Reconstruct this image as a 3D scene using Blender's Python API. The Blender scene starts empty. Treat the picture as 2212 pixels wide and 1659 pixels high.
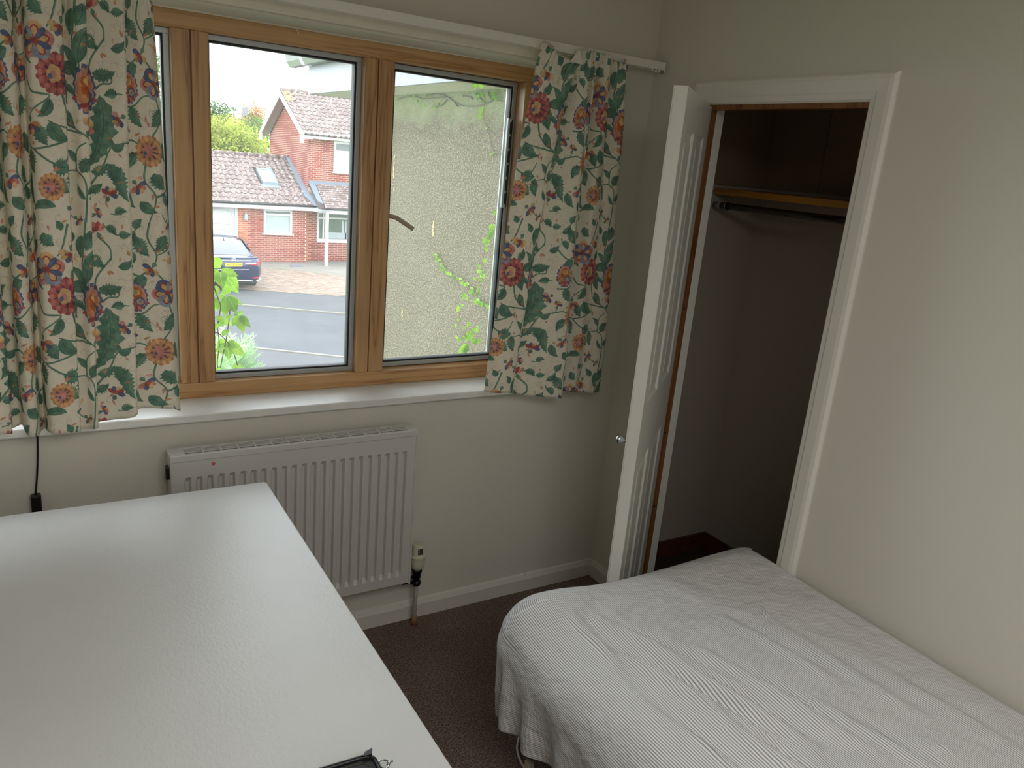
import bpy, bmesh, math, random
import numpy as np
from mathutils import Vector, Matrix
random.seed(7); RNG = np.random.default_rng(7)
SC = bpy.context.scene
COL = SC.collection

# ------------------------------------------------------------ camera, light, exposure
cam_d = bpy.data.cameras.new('camera'); cam = bpy.data.objects.new('camera', cam_d); COL.objects.link(cam)
cam_d.sensor_fit = 'HORIZONTAL'; cam_d.sensor_width = 36.0
cam_d.lens = 36.0 * 1667.65 / 2212.0
cam_d.clip_start = 0.05; cam_d.clip_end = 300
yaw, pitch, roll = math.radians(32.130), math.radians(15.986), math.radians(5.175)
fwd = Vector((math.sin(yaw)*math.cos(pitch), math.cos(yaw)*math.cos(pitch), -math.sin(pitch)))
rgt = Vector((math.cos(yaw), -math.sin(yaw), 0)); upv = rgt.cross(fwd)
r2 = math.cos(roll)*rgt + math.sin(roll)*upv; u2 = -math.sin(roll)*rgt + math.cos(roll)*upv
M = Matrix((r2, u2, -fwd)).transposed().to_4x4(); M.translation = Vector((0, 0, 1.735))
cam.matrix_world = M; SC.camera = cam

SC.view_settings.view_transform = 'Standard'; SC.view_settings.look = 'None'
SC.view_settings.gamma = 1.0; SC.view_settings.use_curve_mapping = False
SC.view_settings.exposure = 0.22
SC.cycles.use_denoising = True
SC.cycles.max_bounces = 14; SC.cycles.diffuse_bounces = 8; SC.cycles.transparent_max_bounces = 24
SC.cycles.caustics_reflective = False; SC.cycles.caustics_refractive = False
SC.cycles.sample_clamp_indirect = 6.0

SKY = 5.2
world = bpy.data.worlds.new('overcast_sky'); SC.world = world; world.use_nodes = True
wn = world.node_tree.nodes; wl = world.node_tree.links
bg = wn['Background']; bg.inputs[1].default_value = SKY
tcw = wn.new('ShaderNodeTexCoord'); nz = wn.new('ShaderNodeTexNoise'); nz.inputs['Scale'].default_value = 1.6; nz.inputs['Detail'].default_value = 3
mp = wn.new('ShaderNodeMapping'); mp.inputs['Scale'].default_value = (1, 1, 2.5)
rm = wn.new('ShaderNodeValToRGB'); rm.color_ramp.elements[0].color = (0.84, 0.915, 1.0, 1); rm.color_ramp.elements[1].color = (0.93, 0.965, 1.0, 1)
wl.new(tcw.outputs['Generated'], mp.inputs[0]); wl.new(mp.outputs[0], nz.inputs['Vector']); wl.new(nz.outputs['Fac'], rm.inputs[0]); wl.new(rm.outputs[0], bg.inputs[0])

def area(name, loc, rot, sx, sy, power, color=(1, 1, 1), portal=False):
    l = bpy.data.lights.new(name, 'AREA'); l.shape = 'RECTANGLE'; l.size = sx; l.size_y = sy; l.energy = power; l.color = color
    o = bpy.data.objects.new(name, l); COL.objects.link(o); o.location = loc; o.rotation_euler = rot
    if portal: l.cycles.is_portal = True
    return o
area('window_daylight_portal', (0.5, 2.72, 1.49), (-math.pi/2, 0, 0), 2.3, 1.12, 1.0, portal=True)
# added fill light, unseen below the ceiling behind the camera, brightens the room
ROOM_FILL = area('room_fill_light', (0.45, -0.45, 2.36), (0, 0, 0), 1.1, 1.1, 21.0, (1.0, 0.985, 0.96))

# ------------------------------------------------------------ helpers
def tag(o, label=None, cat=None, group=None, kind=None):
    if label: o['label'] = label
    if cat: o['category'] = cat
    if group: o['group'] = group
    if kind: o['kind'] = kind
    return o

def empty(name, loc=(0, 0, 0), rz=0.0):
    o = bpy.data.objects.new(name, None); COL.objects.link(o); o.location = loc; o.rotation_euler = (0, 0, rz)
    o.empty_display_size = 0.05
    return o

class MB:
    """collects faces of one mesh object"""
    def __init__(s): s.v = []; s.f = []; s.uv = []
    def add(s, vs, fs, uvs=None):
        b = len(s.v); s.v += [tuple(p) for p in vs]; s.f += [tuple(i+b for i in f) for f in fs]
        if uvs is not None: s.uv += list(uvs)
        return s
    def box(s, x0, x1, y0, y1, z0, z1):
        vs = [(x, y, z) for x in (x0, x1) for y in (y0, y1) for z in (z0, z1)]
        return s.add(vs, [(0,1,3,2),(4,6,7,5),(0,4,5,1),(2,3,7,6),(0,2,6,4),(1,5,7,3)])
    def hexa(s, p):     # 4 bottom points ccw, 4 top points
        return s.add(p, [(3,2,1,0),(4,5,6,7),(0,1,5,4),(1,2,6,5),(2,3,7,6),(3,0,4,7)])
    def prism(s, poly, axis, a, b):   # poly of 2D points extruded along axis 'x','y','z'
        n = len(poly)
        def P(p, t):
            return (t, p[0], p[1]) if axis == 'x' else (p[0], t, p[1]) if axis == 'y' else (p[0], p[1], t)
        vs = [P(p, a) for p in poly] + [P(p, b) for p in poly]
        fs = [tuple(range(n))[::-1], tuple(range(n, 2*n))] + [(i, (i+1) % n, n+(i+1) % n, n+i) for i in range(n)]
        return s.add(vs, fs)
    def tube(s, path, r, n=10, cap=True):
        path = [Vector(p) for p in path]; m = len(path); rr = r if hasattr(r, '__len__') else [r]*m
        up = Vector((0, 0, 1)); vs = []
        prev = None
        for i, p in enumerate(path):
            t = (path[min(i+1, m-1)] - path[max(i-1, 0)]).normalized()
            if prev is None:
                a = t.cross(up) if abs(t.dot(up)) < .95 else t.cross(Vector((1, 0, 0)))
            else:
                a = prev - t*prev.dot(t)
            a.normalize(); prev = a; b = t.cross(a)
            for k in range(n):
                q = 2*math.pi*k/n; vs.append(p + (a*math.cos(q) + b*math.sin(q))*rr[i])
        fs = [(i*n+k, i*n+(k+1) % n, (i+1)*n+(k+1) % n, (i+1)*n+k) for i in range(m-1) for k in range(n)]
        if cap: fs += [tuple(range(n))[::-1], tuple(range((m-1)*n, m*n))]
        return s.add(vs, fs)
    def lathe(s, prof, c, axis=(0, 0, 1), n=20):   # prof: (radius, height)
        ax = Vector(axis).normalized(); a = ax.cross(Vector((1, 0, 0))) if abs(ax.x) < .9 else ax.cross(Vector((0, 1, 0)))
        a.normalize(); b = ax.cross(a); c = Vector(c); vs = []
        for r, h in prof:
            for k in range(n):
                q = 2*math.pi*k/n; vs.append(c + ax*h + (a*math.cos(q)+b*math.sin(q))*max(r, 1e-5))
        m = len(prof)
        fs = [(i*n+k, i*n+(k+1) % n, (i+1)*n+(k+1) % n, (i+1)*n+k) for i in range(m-1) for k in range(n)]
        fs += [tuple(range(n))[::-1], tuple(range((m-1)*n, m*n))]
        return s.add(vs, fs)
    def grid(s, P, uv=None):          # P[i][j] points
        n, m = len(P), len(P[0]); vs = [p for row in P for p in row]
        return s.add(vs, [(i*m+j, i*m+j+1, (i+1)*m+j+1, (i+1)*m+j) for i in range(n-1) for j in range(m-1)])
    def mesh(s, name, smooth=False):
        me = bpy.data.meshes.new(name); me.from_pydata(s.v, [], s.f)
        bm = bmesh.new(); bm.from_mesh(me); bmesh.ops.recalc_face_normals(bm, faces=bm.faces); bm.to_mesh(me); bm.free()
        if smooth: me.polygons.foreach_set('use_smooth', [True]*len(me.polygons))
        me.update(); return me
    def build(s, name, m, parent=None, smooth=False, bevel=0.0, seg=2):
        o = bpy.data.objects.new(name, s.mesh(name, smooth)); COL.objects.link(o)
        if m: o.data.materials.append(m)
        if parent:
            o.parent = parent
            o.matrix_parent_inverse = PINV(parent)
        if bevel:
            b = o.modifiers.new('bevel', 'BEVEL'); b.width = bevel; b.segments = seg; b.limit_method = 'ANGLE'; b.angle_limit = math.radians(40)
        return o

def WM(o):
    m = Matrix.LocRotScale(o.location, o.rotation_euler, o.scale)
    return WM(o.parent) @ o.matrix_parent_inverse @ m if o.parent else m
def PINV(p): return WM(p).inverted()

def catmull(pts, per=8):
    P = [np.array(p, float) for p in pts]; out = []
    for i in range(len(P)-1):
        p0 = P[max(i-1, 0)]; p1 = P[i]; p2 = P[i+1]; p3 = P[min(i+2, len(P)-1)]
        for k in range(per):
            t = k/per
            out.append(.5*((2*p1) + (p2-p0)*t + (2*p0-5*p1+4*p2-p3)*t*t + (3*p1-p0-3*p2+p3)*t**3))
    out.append(P[-1]); return out

# ------------------------------------------------------------ materials
def mat(name):
    m = bpy.data.materials.new(name); m.use_nodes = True
    nt = m.node_tree; b = nt.nodes['Principled BSDF']
    return m, nt, nt.nodes, nt.links, b
def col(c): return tuple(((x/255)/12.92 if x/255 <= .04045 else ((x/255+.055)/1.055)**2.4) for x in c) + (1,)
def noise(N, L, scale, detail=4, coord='Object', stretch=None, rough=.5):
    tc = N.new('ShaderNodeTexCoord'); n = N.new('ShaderNodeTexNoise'); n.inputs['Scale'].default_value = scale; n.inputs['Detail'].default_value = detail; n.inputs['Roughness'].default_value = rough
    src = tc.outputs[coord]
    if stretch:
        mpn = N.new('ShaderNodeMapping'); mpn.inputs['Scale'].default_value = stretch; L.new(src, mpn.inputs[0]); src = mpn.outputs[0]
    L.new(src, n.inputs['Vector']); return n
def ramp(N, L, src, stops):
    r = N.new('ShaderNodeValToRGB'); e = r.color_ramp.elements
    e[0].position, e[0].color = stops[0]; e[1].position, e[1].color = stops[-1]
    for p, c in stops[1:-1]:
        k = e.new(p); k.color = c
    L.new(src, r.inputs[0]); return r
def bump(N, L, src, b, strength=.2, dist=.002):
    k = N.new('ShaderNodeBump'); k.inputs['Strength'].default_value = strength; k.inputs['Distance'].default_value = dist
    L.new(src, k.inputs['Height']); L.new(k.outputs[0], b.inputs['Normal']); return k
def simple(name, c, rough=.5, metal=0.0, var=.06, nscale=8, bscale=0, bstr=.1, bdist=.001, spec=.5):
    m, nt, N, L, b = mat(name)
    n = noise(N, L, nscale); k = col(c); lo = tuple(x*(1-var) for x in k[:3])+(1,); hi = tuple(min(1, x*(1+var)) for x in k[:3])+(1,)
    r = ramp(N, L, n.outputs['Fac'], [(.3, lo), (.7, hi)]); L.new(r.outputs[0], b.inputs['Base Color'])
    b.inputs['Roughness'].default_value = rough; b.inputs['Metallic'].default_value = metal; b.inputs['Specular IOR Level'].default_value = spec
    if bscale:
        n2 = noise(N, L, bscale, 3); bump(N, L, n2.outputs['Fac'], b, bstr, bdist)
    return m
def scuffed(name, c, dirt, amount=.62, rough=.45, scale=14):
    m, nt, N, L, b = mat(name)
    n = noise(N, L, scale, 8, rough=.7); r = ramp(N, L, n.outputs['Fac'], [(amount, col(c)), (amount+.05, col(dirt))])
    L.new(r.outputs[0], b.inputs['Base Color']); b.inputs['Roughness'].default_value = rough
    n2 = noise(N, L, 160, 3); bump(N, L, n2.outputs['Fac'], b, .12, .001)
    return m
def wood(name, axis, base, dark, scale=1.0, rough=.42):
    m, nt, N, L, b = mat(name)
    st = {'x': (1.2, 26, 26), 'y': (26, 1.2, 26), 'z': (26, 26, 1.2)}[axis]; st = tuple(q*scale for q in st)
    n = noise(N, L, 1.0, 3, stretch=st, rough=.55)
    mth = N.new('ShaderNodeMath'); mth.operation = 'MULTIPLY'; mth.inputs[1].default_value = 7.0; L.new(n.outputs['Fac'], mth.inputs[0])
    fr = N.new('ShaderNodeMath'); fr.operation = 'PINGPONG'; fr.inputs[1].default_value = 1.0; L.new(mth.outputs[0], fr.inputs[0])
    b0, d0 = col(base), col(dark); mid = tuple((p+q)/2 for p, q in zip(b0, d0))
    r = ramp(N, L, fr.outputs[0], [(0.0, b0), (.6, tuple(.75*p+.25*q for p, q in zip(b0, d0))), (.85, mid), (1.0, d0)])
    n2 = noise(N, L, 2.2, 4); r2_ = ramp(N, L, n2.outputs['Fac'], [(.35, (.82, .80, .78, 1)), (.65, (1, 1, 1, 1))])
    mx = N.new('ShaderNodeMix'); mx.data_type = 'RGBA'; mx.blend_type = 'MULTIPLY'; mx.inputs[0].default_value = 1.0
    L.new(r.outputs[0], mx.inputs[6]); L.new(r2_.outputs[0], mx.inputs[7]); L.new(mx.outputs[2], b.inputs['Base Color'])
    b.inputs['Roughness'].default_value = rough
    bump(N, L, fr.outputs[0], b, .06, .0006)
    return m
def glassmat(name, tint=(1, 1, 1), refl=.06):
    m = bpy.data.materials.new(name); m.use_nodes = True; N = m.node_tree.nodes; L = m.node_tree.links
    N.remove(N['Principled BSDF']); out = N['Material Output']
    t = N.new('ShaderNodeBsdfTransparent'); t.inputs[0].default_value = (*tint, 1)
    g = N.new('ShaderNodeBsdfGlossy'); g.inputs['Roughness'].default_value = .02
    fr = N.new('ShaderNodeFresnel'); fr.inputs[0].default_value = 1.4
    ml = N.new('ShaderNodeMath'); ml.operation = 'MULTIPLY'; ml.inputs[1].default_value = .8; L.new(fr.outputs[0], ml.inputs[0])
    mx = N.new('ShaderNodeMixShader'); L.new(ml.outputs[0], mx.inputs[0]); L.new(t.outputs[0], mx.inputs[1]); L.new(g.outputs[0], mx.inputs[2])
    # milky translucent film: glare haze over the view, put into the glass
    du = N.new('ShaderNodeBsdfTranslucent'); du.inputs[0].default_value = (.9, .93, .95, 1); nd = noise(N, L, 5, 5, rough=.7)
    md = N.new('ShaderNodeMapRange'); md.inputs[1].default_value = .3; md.inputs[2].default_value = .75; md.inputs[3].default_value = .02; md.inputs[4].default_value = .042; L.new(nd.outputs['Fac'], md.inputs[0])
    m2 = N.new('ShaderNodeMixShader'); L.new(md.outputs[0], m2.inputs[0]); L.new(mx.outputs[0], m2.inputs[1]); L.new(du.outputs[0], m2.inputs[2]); L.new(m2.outputs[0], out.inputs[0])
    return m

# walls: matt emulsion with roller texture
def wallpaint(name, c, bstr=.12):
    m, nt, N, L, b = mat(name)
    n = noise(N, L, 1.3, 3); k = col(c)
    r = ramp(N, L, n.outputs['Fac'], [(.3, tuple(x*.96 for x in k[:3])+(1,)), (.7, k)]); L.new(r.outputs[0], b.inputs['Base Color'])
    b.inputs['Roughness'].default_value = .6; b.inputs['Specular IOR Level'].default_value = .3
    n2 = noise(N, L, 260, 3); bump(N, L, n2.outputs['Fac'], b, bstr, .0012)
    return m
M_WALL = wallpaint('cream_wall_paint', (215, 212, 201))
M_CEIL = wallpaint('ceiling_paint', (232, 230, 224))
M_GLOSS = scuffed('white_gloss_paint', (226, 224, 216), (150, 140, 128), .70, .38)
M_DOOR = scuffed('door_white_paint', (222, 221, 214), (160, 152, 142), .71, .36)
M_SKIRT = scuffed('skirting_paint', (214, 211, 202), (140, 128, 116), .66, .4)
M_STRIP = simple('cream_painted_strip', (222, 217, 202), .5, bscale=120)
M_SILL = simple('white_sill_paint', (226, 225, 222), .35, bscale=60, bstr=.05)
M_PINEX = wood('pine_grain_along_x', 'x', (210, 166, 116), (172, 124, 78))
M_PINEZ = wood('pine_grain_along_z', 'z', (204, 160, 112), (156, 110, 70))
M_PINEDARK = wood('raw_pine_frame', 'z', (138, 92, 52), (96, 58, 30))
M_SHELF = wood('shelf_pine', 'y', (182, 128, 56), (146, 92, 36))
M_ALU = simple('grey_aluminium', (176, 182, 186), .4, .3, nscale=3)
M_GASKET = simple('black_rubber_gasket', (26, 27, 32), .6)
M_GLASS = glassmat('clear_window_glass', (.97, .98, .975))
M_RAD = scuffed('radiator_enamel', (200, 198, 194), (150, 128, 118), .74, .35, 9)
M_DARK = simple('knot_and_shade_dark', (30, 28, 26), .8)
M_CHROME = simple('chrome', (200, 202, 204), .12, 1.0, .02)
M_STEEL = simple('dull_steel', (150, 150, 148), .32, 1.0, .1)
M_BLACK = simple('black_plastic', (14, 14, 16), .4)
M_WHITEP = simple('white_plastic', (224, 222, 214), .35)
M_CREAMP = simple('cream_plastic', (206, 202, 182), .4)
# ------------------------------------------------------------ room shell
YW, XW = 2.407, 2.012
XL, YB, ZC = -0.98, -1.45, 2.40
ZSILL, ZTOP = 0.905, 2.070
WX0, WX1 = -0.62, 1.62          # window opening
def struct(name, mb, m, bevel=0, smooth=False, parent=None):
    o = mb.build(name, m, parent, smooth, bevel)
    if not parent: o['kind'] = 'structure'
    return o
w = MB(); T = .27
w.box(XL-.1, XW+.08, YW, YW+T, -.02, ZSILL-.022); w.box(XL-.1, XW+.08, YW, YW+T, ZTOP, ZC)
w.box(XL-.1, WX0, YW, YW+T, ZSILL-.022, ZTOP); w.box(WX1, XW+.08, YW, YW+T, ZSILL-.022, ZTOP)
struct('wall_back', w, M_WALL)
# right wall with the cupboard opening  y 1.462..2.083, up to z 1.978
OY0, OY1, OZ = 1.462, 2.083, 1.978
w = MB(); w.box(XW, XW+.08, YB, OY0-.02, -.02, ZC); w.box(XW, XW+.08, OY1+.02, YW, -.02, ZC); w.box(XW, XW+.08, OY0-.02, OY1+.02, OZ+.02, ZC)
struct('wall_right', w, M_WALL)
w = MB(); w.box(XL-.1, XL, YB, YW, -.02, ZC); struct('wall_left', w, M_WALL)
w = MB(); w.box(XL-.1, XW+.08, YB-.1, YB, -.02, ZC); struct('wall_front', w, M_WALL)
w = MB(); w.box(XL-.1, XW+.9, YB-.1, YW+T, ZC, ZC+.1); struct('ceiling', w, M_CEIL)
# carpet
m, nt, N, L, b = mat('brown_fleck_carpet')
tc = N.new('ShaderNodeTexCoord'); vo = N.new('ShaderNodeTexVoronoi'); vo.inputs['Scale'].default_value = 230; L.new(tc.outputs['Object'], vo.inputs['Vector'])
n = noise(N, L, 190, 3, rough=.7)
r = ramp(N, L, n.outputs['Fac'], [(.33, col((80, 66, 58))), (.5, col((134, 116, 106))), (.68, col((184, 166, 156)))])
n3 = noise(N, L, 3, 3); r3 = ramp(N, L, n3.outputs['Fac'], [(.3, (.8, .78, .76, 1)), (.7, (1, 1, 1, 1))])
mx = N.new('ShaderNodeMix'); mx.data_type = 'RGBA'; mx.blend_type = 'MULTIPLY'; mx.inputs[0].default_value = 1
L.new(r.outputs[0], mx.inputs[6]); L.new(r3.outputs[0], mx.inputs[7]); L.new(mx.outputs[2], b.inputs['Base Color'])
b.inputs['Roughness'].default_value = .95; b.inputs['Specular IOR Level'].default_value = .1
mxh = N.new('ShaderNodeMath'); mxh.operation = 'ADD'; L.new(vo.outputs['Distance'], mxh.inputs[0]); L.new(n.outputs['Fac'], mxh.inputs[1])
bump(N, L, mxh.outputs[0], b, .9, .006); M_CARPET = m
w = MB(); w.box(XL-.1, XW+.0, YB-.1, YW, -.06, 0); struct('floor', w, M_CARPET)
# skirting boards with a chamfered top
def skirt(name, p0, p1, nrm, h=.076, t=.016):
    prof = [(0, 0), (t, 0), (t, h-.022), (t*.45, h-.004), (0, h)]
    p0 = Vector(p0); p1 = Vector(p1); nn = Vector(nrm); vs = [p+nn*a+Vector((0, 0, z)) for p in (p0, p1) for a, z in prof]; k = len(prof)
    mb = MB(); mb.add(vs, [tuple(range(k)), tuple(range(k, 2*k))]+[(i, (i+1) % k, k+(i+1) % k, k+i) for i in range(k)])
    return struct(name, mb, M_SKIRT)
skirt('baseboard_back', (XL, YW, 0), (XW, YW, 0), (0, -1, 0))
skirt('baseboard_right', (XW, YW-.016, 0), (XW, OY1+.1, 0), (-1, 0, 0))
skirt('baseboard_front', (XL, YB, 0), (XW, YB, 0), (0, 1, 0))
skirt('baseboard_left', (XL, YB, 0), (XL, YW, 0), (1, 0, 0))

# ------------------------------------------------------------ window
YF = 2.551
win = empty('window_1', (0.5, YF, ZSILL)); win['kind'] = 'structure'
def wp(name, mb, m, parent=win, bevel=.0025, smooth=False): return mb.build(name, m, parent, smooth, bevel)
XH0, XH1 = WX0, WX1
wp('frame_head', MB().box(XH0, XH1, YF, YF+.11, 2.018, 2.066), M_PINEX)
wp('frame_rail', MB().box(XH0, XH1, YF, YF+.115, .911, .962), M_PINEX)
for a, b_ in ((.358, .409), (.4125, .461), (.938, .982), (.9855, 1.040)):
    wp('frame_post', MB().box(a, b_, YF+.0005, YF+.105, .962, 2.018), M_PINEZ)
wp('post_groove', MB().box(.406, .416, YF+.006, YF+.1, .963, 2.017), M_PINEDARK, bevel=0)
wp('post_groove', MB().box(.979, .989, YF+.006, YF+.1, .963, 2.017), M_PINEDARK, bevel=0)
wp('frame_jamb', MB().box(1.547, WX1, YF+.0005, YF+.11, .962, 2.018), M_PINEZ)
wp('frame_jamb', MB().box(WX0, WX0+.06, YF+.0005, YF+.11, .962, 2.018), M_PINEZ)
# sashes: grey bead, black gasket, glass
def sash(x0, x1, z0, z1, y, swing=0.0, parent=win):
    piv = Vector((x1, y, z0)); R = Matrix.Translation(piv) @ Matrix.Rotation(swing, 4, 'Z') @ Matrix.Translation(-piv)
    def ring(name, a, b, ya, yb, m):
        mb = MB()
        mb.box(x0+a, x1-a, ya, yb, z0+a, z0+b); mb.box(x0+a, x1-a, ya, yb, z1-b, z1-a)
        mb.box(x0+a, x0+b, ya, yb, z0+b, z1-b); mb.box(x1-b, x1-a, ya, yb, z0+b, z1-b)
        mb.v = [tuple(R @ Vector(p)) for p in mb.v]
        return wp(name, mb, m, parent, .001)
    s_ = ring('sash_bead', 0, .016, y, y+.05, M_ALU)
    ring('gasket', .0155, .022, y+.004, y+.034, M_GASKET)
    g = MB().box(x0+.02, x1-.02, y+.014, y+.018, z0+.02, z1-.02); g.v = [tuple(R @ Vector(p)) for p in g.v]
    wp('pane', g, M_GLASS, parent, 0)
    return s_
sash(.447, .9375, .9625, 2.0175, YF+.032)
sash(WX0+.061, .3575, .9625, 2.0175, YF+.032)
sash(1.041, 1.5465, .9655, 2.016, YF+.06, math.radians(1.6))
# lever handle on the opening sash, silver slotted stay on the right jamb
h = MB(); pth = [(1.052, 2.612, 1.518), (1.052, 2.586, 1.518), (1.056, 2.578, 1.517), (1.075, 2.575, 1.513), (1.085, 2.574, 1.508), (1.112, 2.573, 1.493), (1.142, 2.573, 1.476)]
h.tube(catmull(pth, 5), .0082, 12); wp('handle', h, simple('bronze_handle', (176, 160, 146), .4, .2), bevel=0, smooth=True)
h = MB().box(1.036, 1.058, 2.606, 2.614, 1.47, 1.56); wp('handle_plate', h, M_ALU)
st = wp('stay_plate', MB().box(1.508, 1.524, 2.590, 2.604, 1.565, 1.888), M_ALU)
sl = MB()
for k in range(6): sl.box(1.5165, 1.5245, 2.5885, 2.5905, 1.578+k*.051, 1.620+k*.051)
sl.box(1.5238, 1.5285, 2.591, 2.603, 1.568, 1.885)
sl.build('stay_slot', M_GASKET, st)
# curtain wire hook in the head
hk = MB().tube(catmull([(.713, YF, 2.062), (.713, YF-.012, 2.062), (.716, YF-.016, 2.056), (.717, YF-.012, 2.050)], 4), .0018, 6)
wp('hook', hk, M_WHITEP, bevel=0, smooth=True)
# painted strips and inner sill
wp('window_sill', MB().box(WX0-.03, 1.64, 2.387, YF+.03, .885, .911), M_SILL, bevel=.004)
o = MB().box(WX0, WX1, YF-.004, YF+.1, 2.0655, 2.085).build('trim_1', M_STRIP, None, bevel=.002); o['kind'] = 'structure'
b1 = MB().box(-.85, 1.72, YW-.022, YW, 2.078, 2.121).build('trim_2', M_STRIP, None, bevel=.003); b1['kind'] = 'structure'

# ------------------------------------------------------------ cupboard: lining, architrave, inside, door
w = MB(); CX1, CY0, CY1 = 2.70, 1.00, 2.402
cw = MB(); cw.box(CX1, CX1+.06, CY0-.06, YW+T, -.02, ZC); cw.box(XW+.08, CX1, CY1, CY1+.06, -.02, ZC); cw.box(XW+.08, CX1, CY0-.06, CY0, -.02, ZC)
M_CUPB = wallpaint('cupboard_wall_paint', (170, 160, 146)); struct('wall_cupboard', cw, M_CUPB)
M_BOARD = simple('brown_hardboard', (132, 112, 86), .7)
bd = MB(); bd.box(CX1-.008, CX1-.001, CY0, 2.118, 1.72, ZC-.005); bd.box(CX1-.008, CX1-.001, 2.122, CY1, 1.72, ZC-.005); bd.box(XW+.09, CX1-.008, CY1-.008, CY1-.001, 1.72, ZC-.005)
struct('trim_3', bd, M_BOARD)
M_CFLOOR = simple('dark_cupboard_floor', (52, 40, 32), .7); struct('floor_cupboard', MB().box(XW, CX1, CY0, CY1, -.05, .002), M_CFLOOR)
M_BROWNSK = wood('brown_stained_skirting', 'y', (88, 50, 30), (58, 30, 18))
sk = MB(); sk.box(CX1-.016, CX1-.001, CY0, CY1-.001, .002, .082); sk.box(XW+.085, CX1-.016, CY1-.016, CY1-.001, .002, .082); struct('baseboard_cupboard', sk, M_BROWNSK)
# pine lining (raw edge), then painted stop behind it
ln = MB(); a, b_ = XW-.003, XW+.031
ln.box(a, b_, OY1-.002, OY1+.02, 0, OZ+.02); ln.box(a, b_, OY0-.02, OY0+.002, 0, OZ+.02); ln.box(a, b_, OY0+.002, OY1-.002, OZ-.012, OZ+.02)
fr = empty('door_2', (XW, OY1, 0)); fr['kind'] = 'structure'
ln.build('door_lining', M_PINEDARK, fr, bevel=.001)
ls = MB(); a, b_ = XW+.0305, XW+.066
ls.box(a, b_, OY1-.003, OY1+.02, 0, OZ+.02); ls.box(a, b_, OY0-.02, OY0+.004, 0, OZ+.02)
ls.build('door_stop', M_DOOR, fr, bevel=.001)
kn = MB(); 
for z in (.78, 1.27, .47): kn.lathe([(.006, 0), (.004, .001)], (XW+.014, OY1-.0015, z), (0, -1, 0), 10)
kn.build('wood_knot', M_DARK, fr)
# architrave: stepped moulding, mitred
def arch_piece(pts):   # pts: inner & outer polyline corner points in (y,z), builds stepped section
    pass
AW = .078; sec = [(0.0, .004), (.006, .010), (.020, .012), (.026, .015), (.058, .017), (.070, .015), (AW, .006)]
iy0, iy1, iz = OY0+.003, OY1+.006, OZ+.004
P = []
for s, t in sec: P.append([(XW-t, iy0-s, 0), (XW-t, iy0-s, iz+s), (XW-t, iy1+s, iz+s), (XW-t, iy1+s, 0)])
P = [[(XW, p[1], p[2]) for p in P[0]]] + P + [[(XW, p[1], p[2]) for p in P[-1]]]
for k, nm in enumerate(('right upright', 'head', 'left upright')):
    mb = MB(); mb.grid([[row[k], row[k+1]] for row in P]); mb.build('architrave', M_GLOSS, fr, bevel=0)
# door leaf
door = empty('door_1', (2.005, 2.07, 0)); door['kind'] = 'structure'
A = Vector((1.535, 1.685, 0)); B = Vector((2.005, 2.07, 0)); DL = (B-A).length; du = (B-A)/DL; dn = Vector((du.y, -du.x, 0))  # dn: towards the visible (inner) face
if dn.y > 0: dn = -dn
DT, DZ0, DZ1 = .040, .008, 1.974
def D(s, n, z): return A + du*s + dn*n + Vector((0, 0, z))
leaf = MB()
ss = [0, .062, .250, .322, .505, DL]; zz = [DZ0, .19, .845, 1.05, 1.868, DZ1]
prof = [(0, 0), (.010, -.007), (.018, -.009), (.040, -.002), (.046, -.002)]
for face in (0, 1):
    f0 = 0 if face == 0 else -DT; sg = 1 if face == 0 else -1
    for i in range(5):
        for j in range(5):
            s0, s1, z0, z1 = ss[i], ss[i+1], zz[j], zz[j+1]
            if i in (1, 3) and j in (1, 3):
                for k in range(len(prof)-1):
                    (e0, d0), (e1, d1) = prof[k], prof[k+1]
                    q0 = [(s0+e0, z0+e0), (s1-e0, z0+e0), (s1-e0, z1-e0), (s0+e0, z1-e0)]; q1 = [(s0+e1, z0+e1), (s1-e1, z0+e1), (s1-e1, z1-e1), (s0+e1, z1-e1)]
                    vs = [D(s, f0+sg*d0, z) for s, z in q0]+[D(s, f0+sg*d1, z) for s, z in q1]
                    leaf.add(vs, [(a, (a+1) % 4, 4+(a+1) % 4, 4+a) for a in range(4)])
                e, d = prof[-1]; leaf.add([D(s, f0+sg*d, z) for s, z in ((s0+e, z0+e), (s1-e, z0+e), (s1-e, z1-e), (s0+e, z1-e))], [(0, 1, 2, 3)])
            else:
                leaf.add([D(s, f0, z) for s, z in ((s0, z0), (s1, z0), (s1, z1), (s0, z1))], [(0, 1, 2, 3)])
for a, b_ in (((0, DZ0), (0, DZ1)), ((DL, DZ0), (DL, DZ1)), ((0, DZ0), (DL, DZ0)), ((0, DZ1), (DL, DZ1))):
    leaf.add([D(a[0], 0, a[1]), D(b_[0], 0, b_[1]), D(b_[0], -DT, b_[1]), D(a[0], -DT, a[1])], [(0, 1, 2, 3)])
lo = leaf.build('door_leaf', M_DOOR, door)
ed = MB(); ed.hexa([D(-.004, -.001, DZ0), D(.0005, -.001, DZ0), D(.0005, -DT+.004, DZ0), D(-.004, -DT+.004, DZ0), D(-.004, -.001, DZ1), D(.0005, -.001, DZ1), D(.0005, -DT+.004, DZ1), D(-.004, -DT+.004, DZ1)])
ed.build('door_edge', M_DOOR, door, bevel=.0015)
kb = MB(); kb.lathe([(.011, 0), (.006, .004), (.005, .014), (.010, .020), (.0135, .027), (.0125, .034), (.007, .038), (.0, .039)], D(.045, -DT, .925), tuple(-dn), 20)
kb.build('knob', M_CHROME, door, True)
for z in (.22, 1.74): MB().tube([(2.004, 2.078, z-.04), (2.004, 2.078, z+.04)], .005, 8).build('hinge', M_STEEL, door, True)

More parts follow.
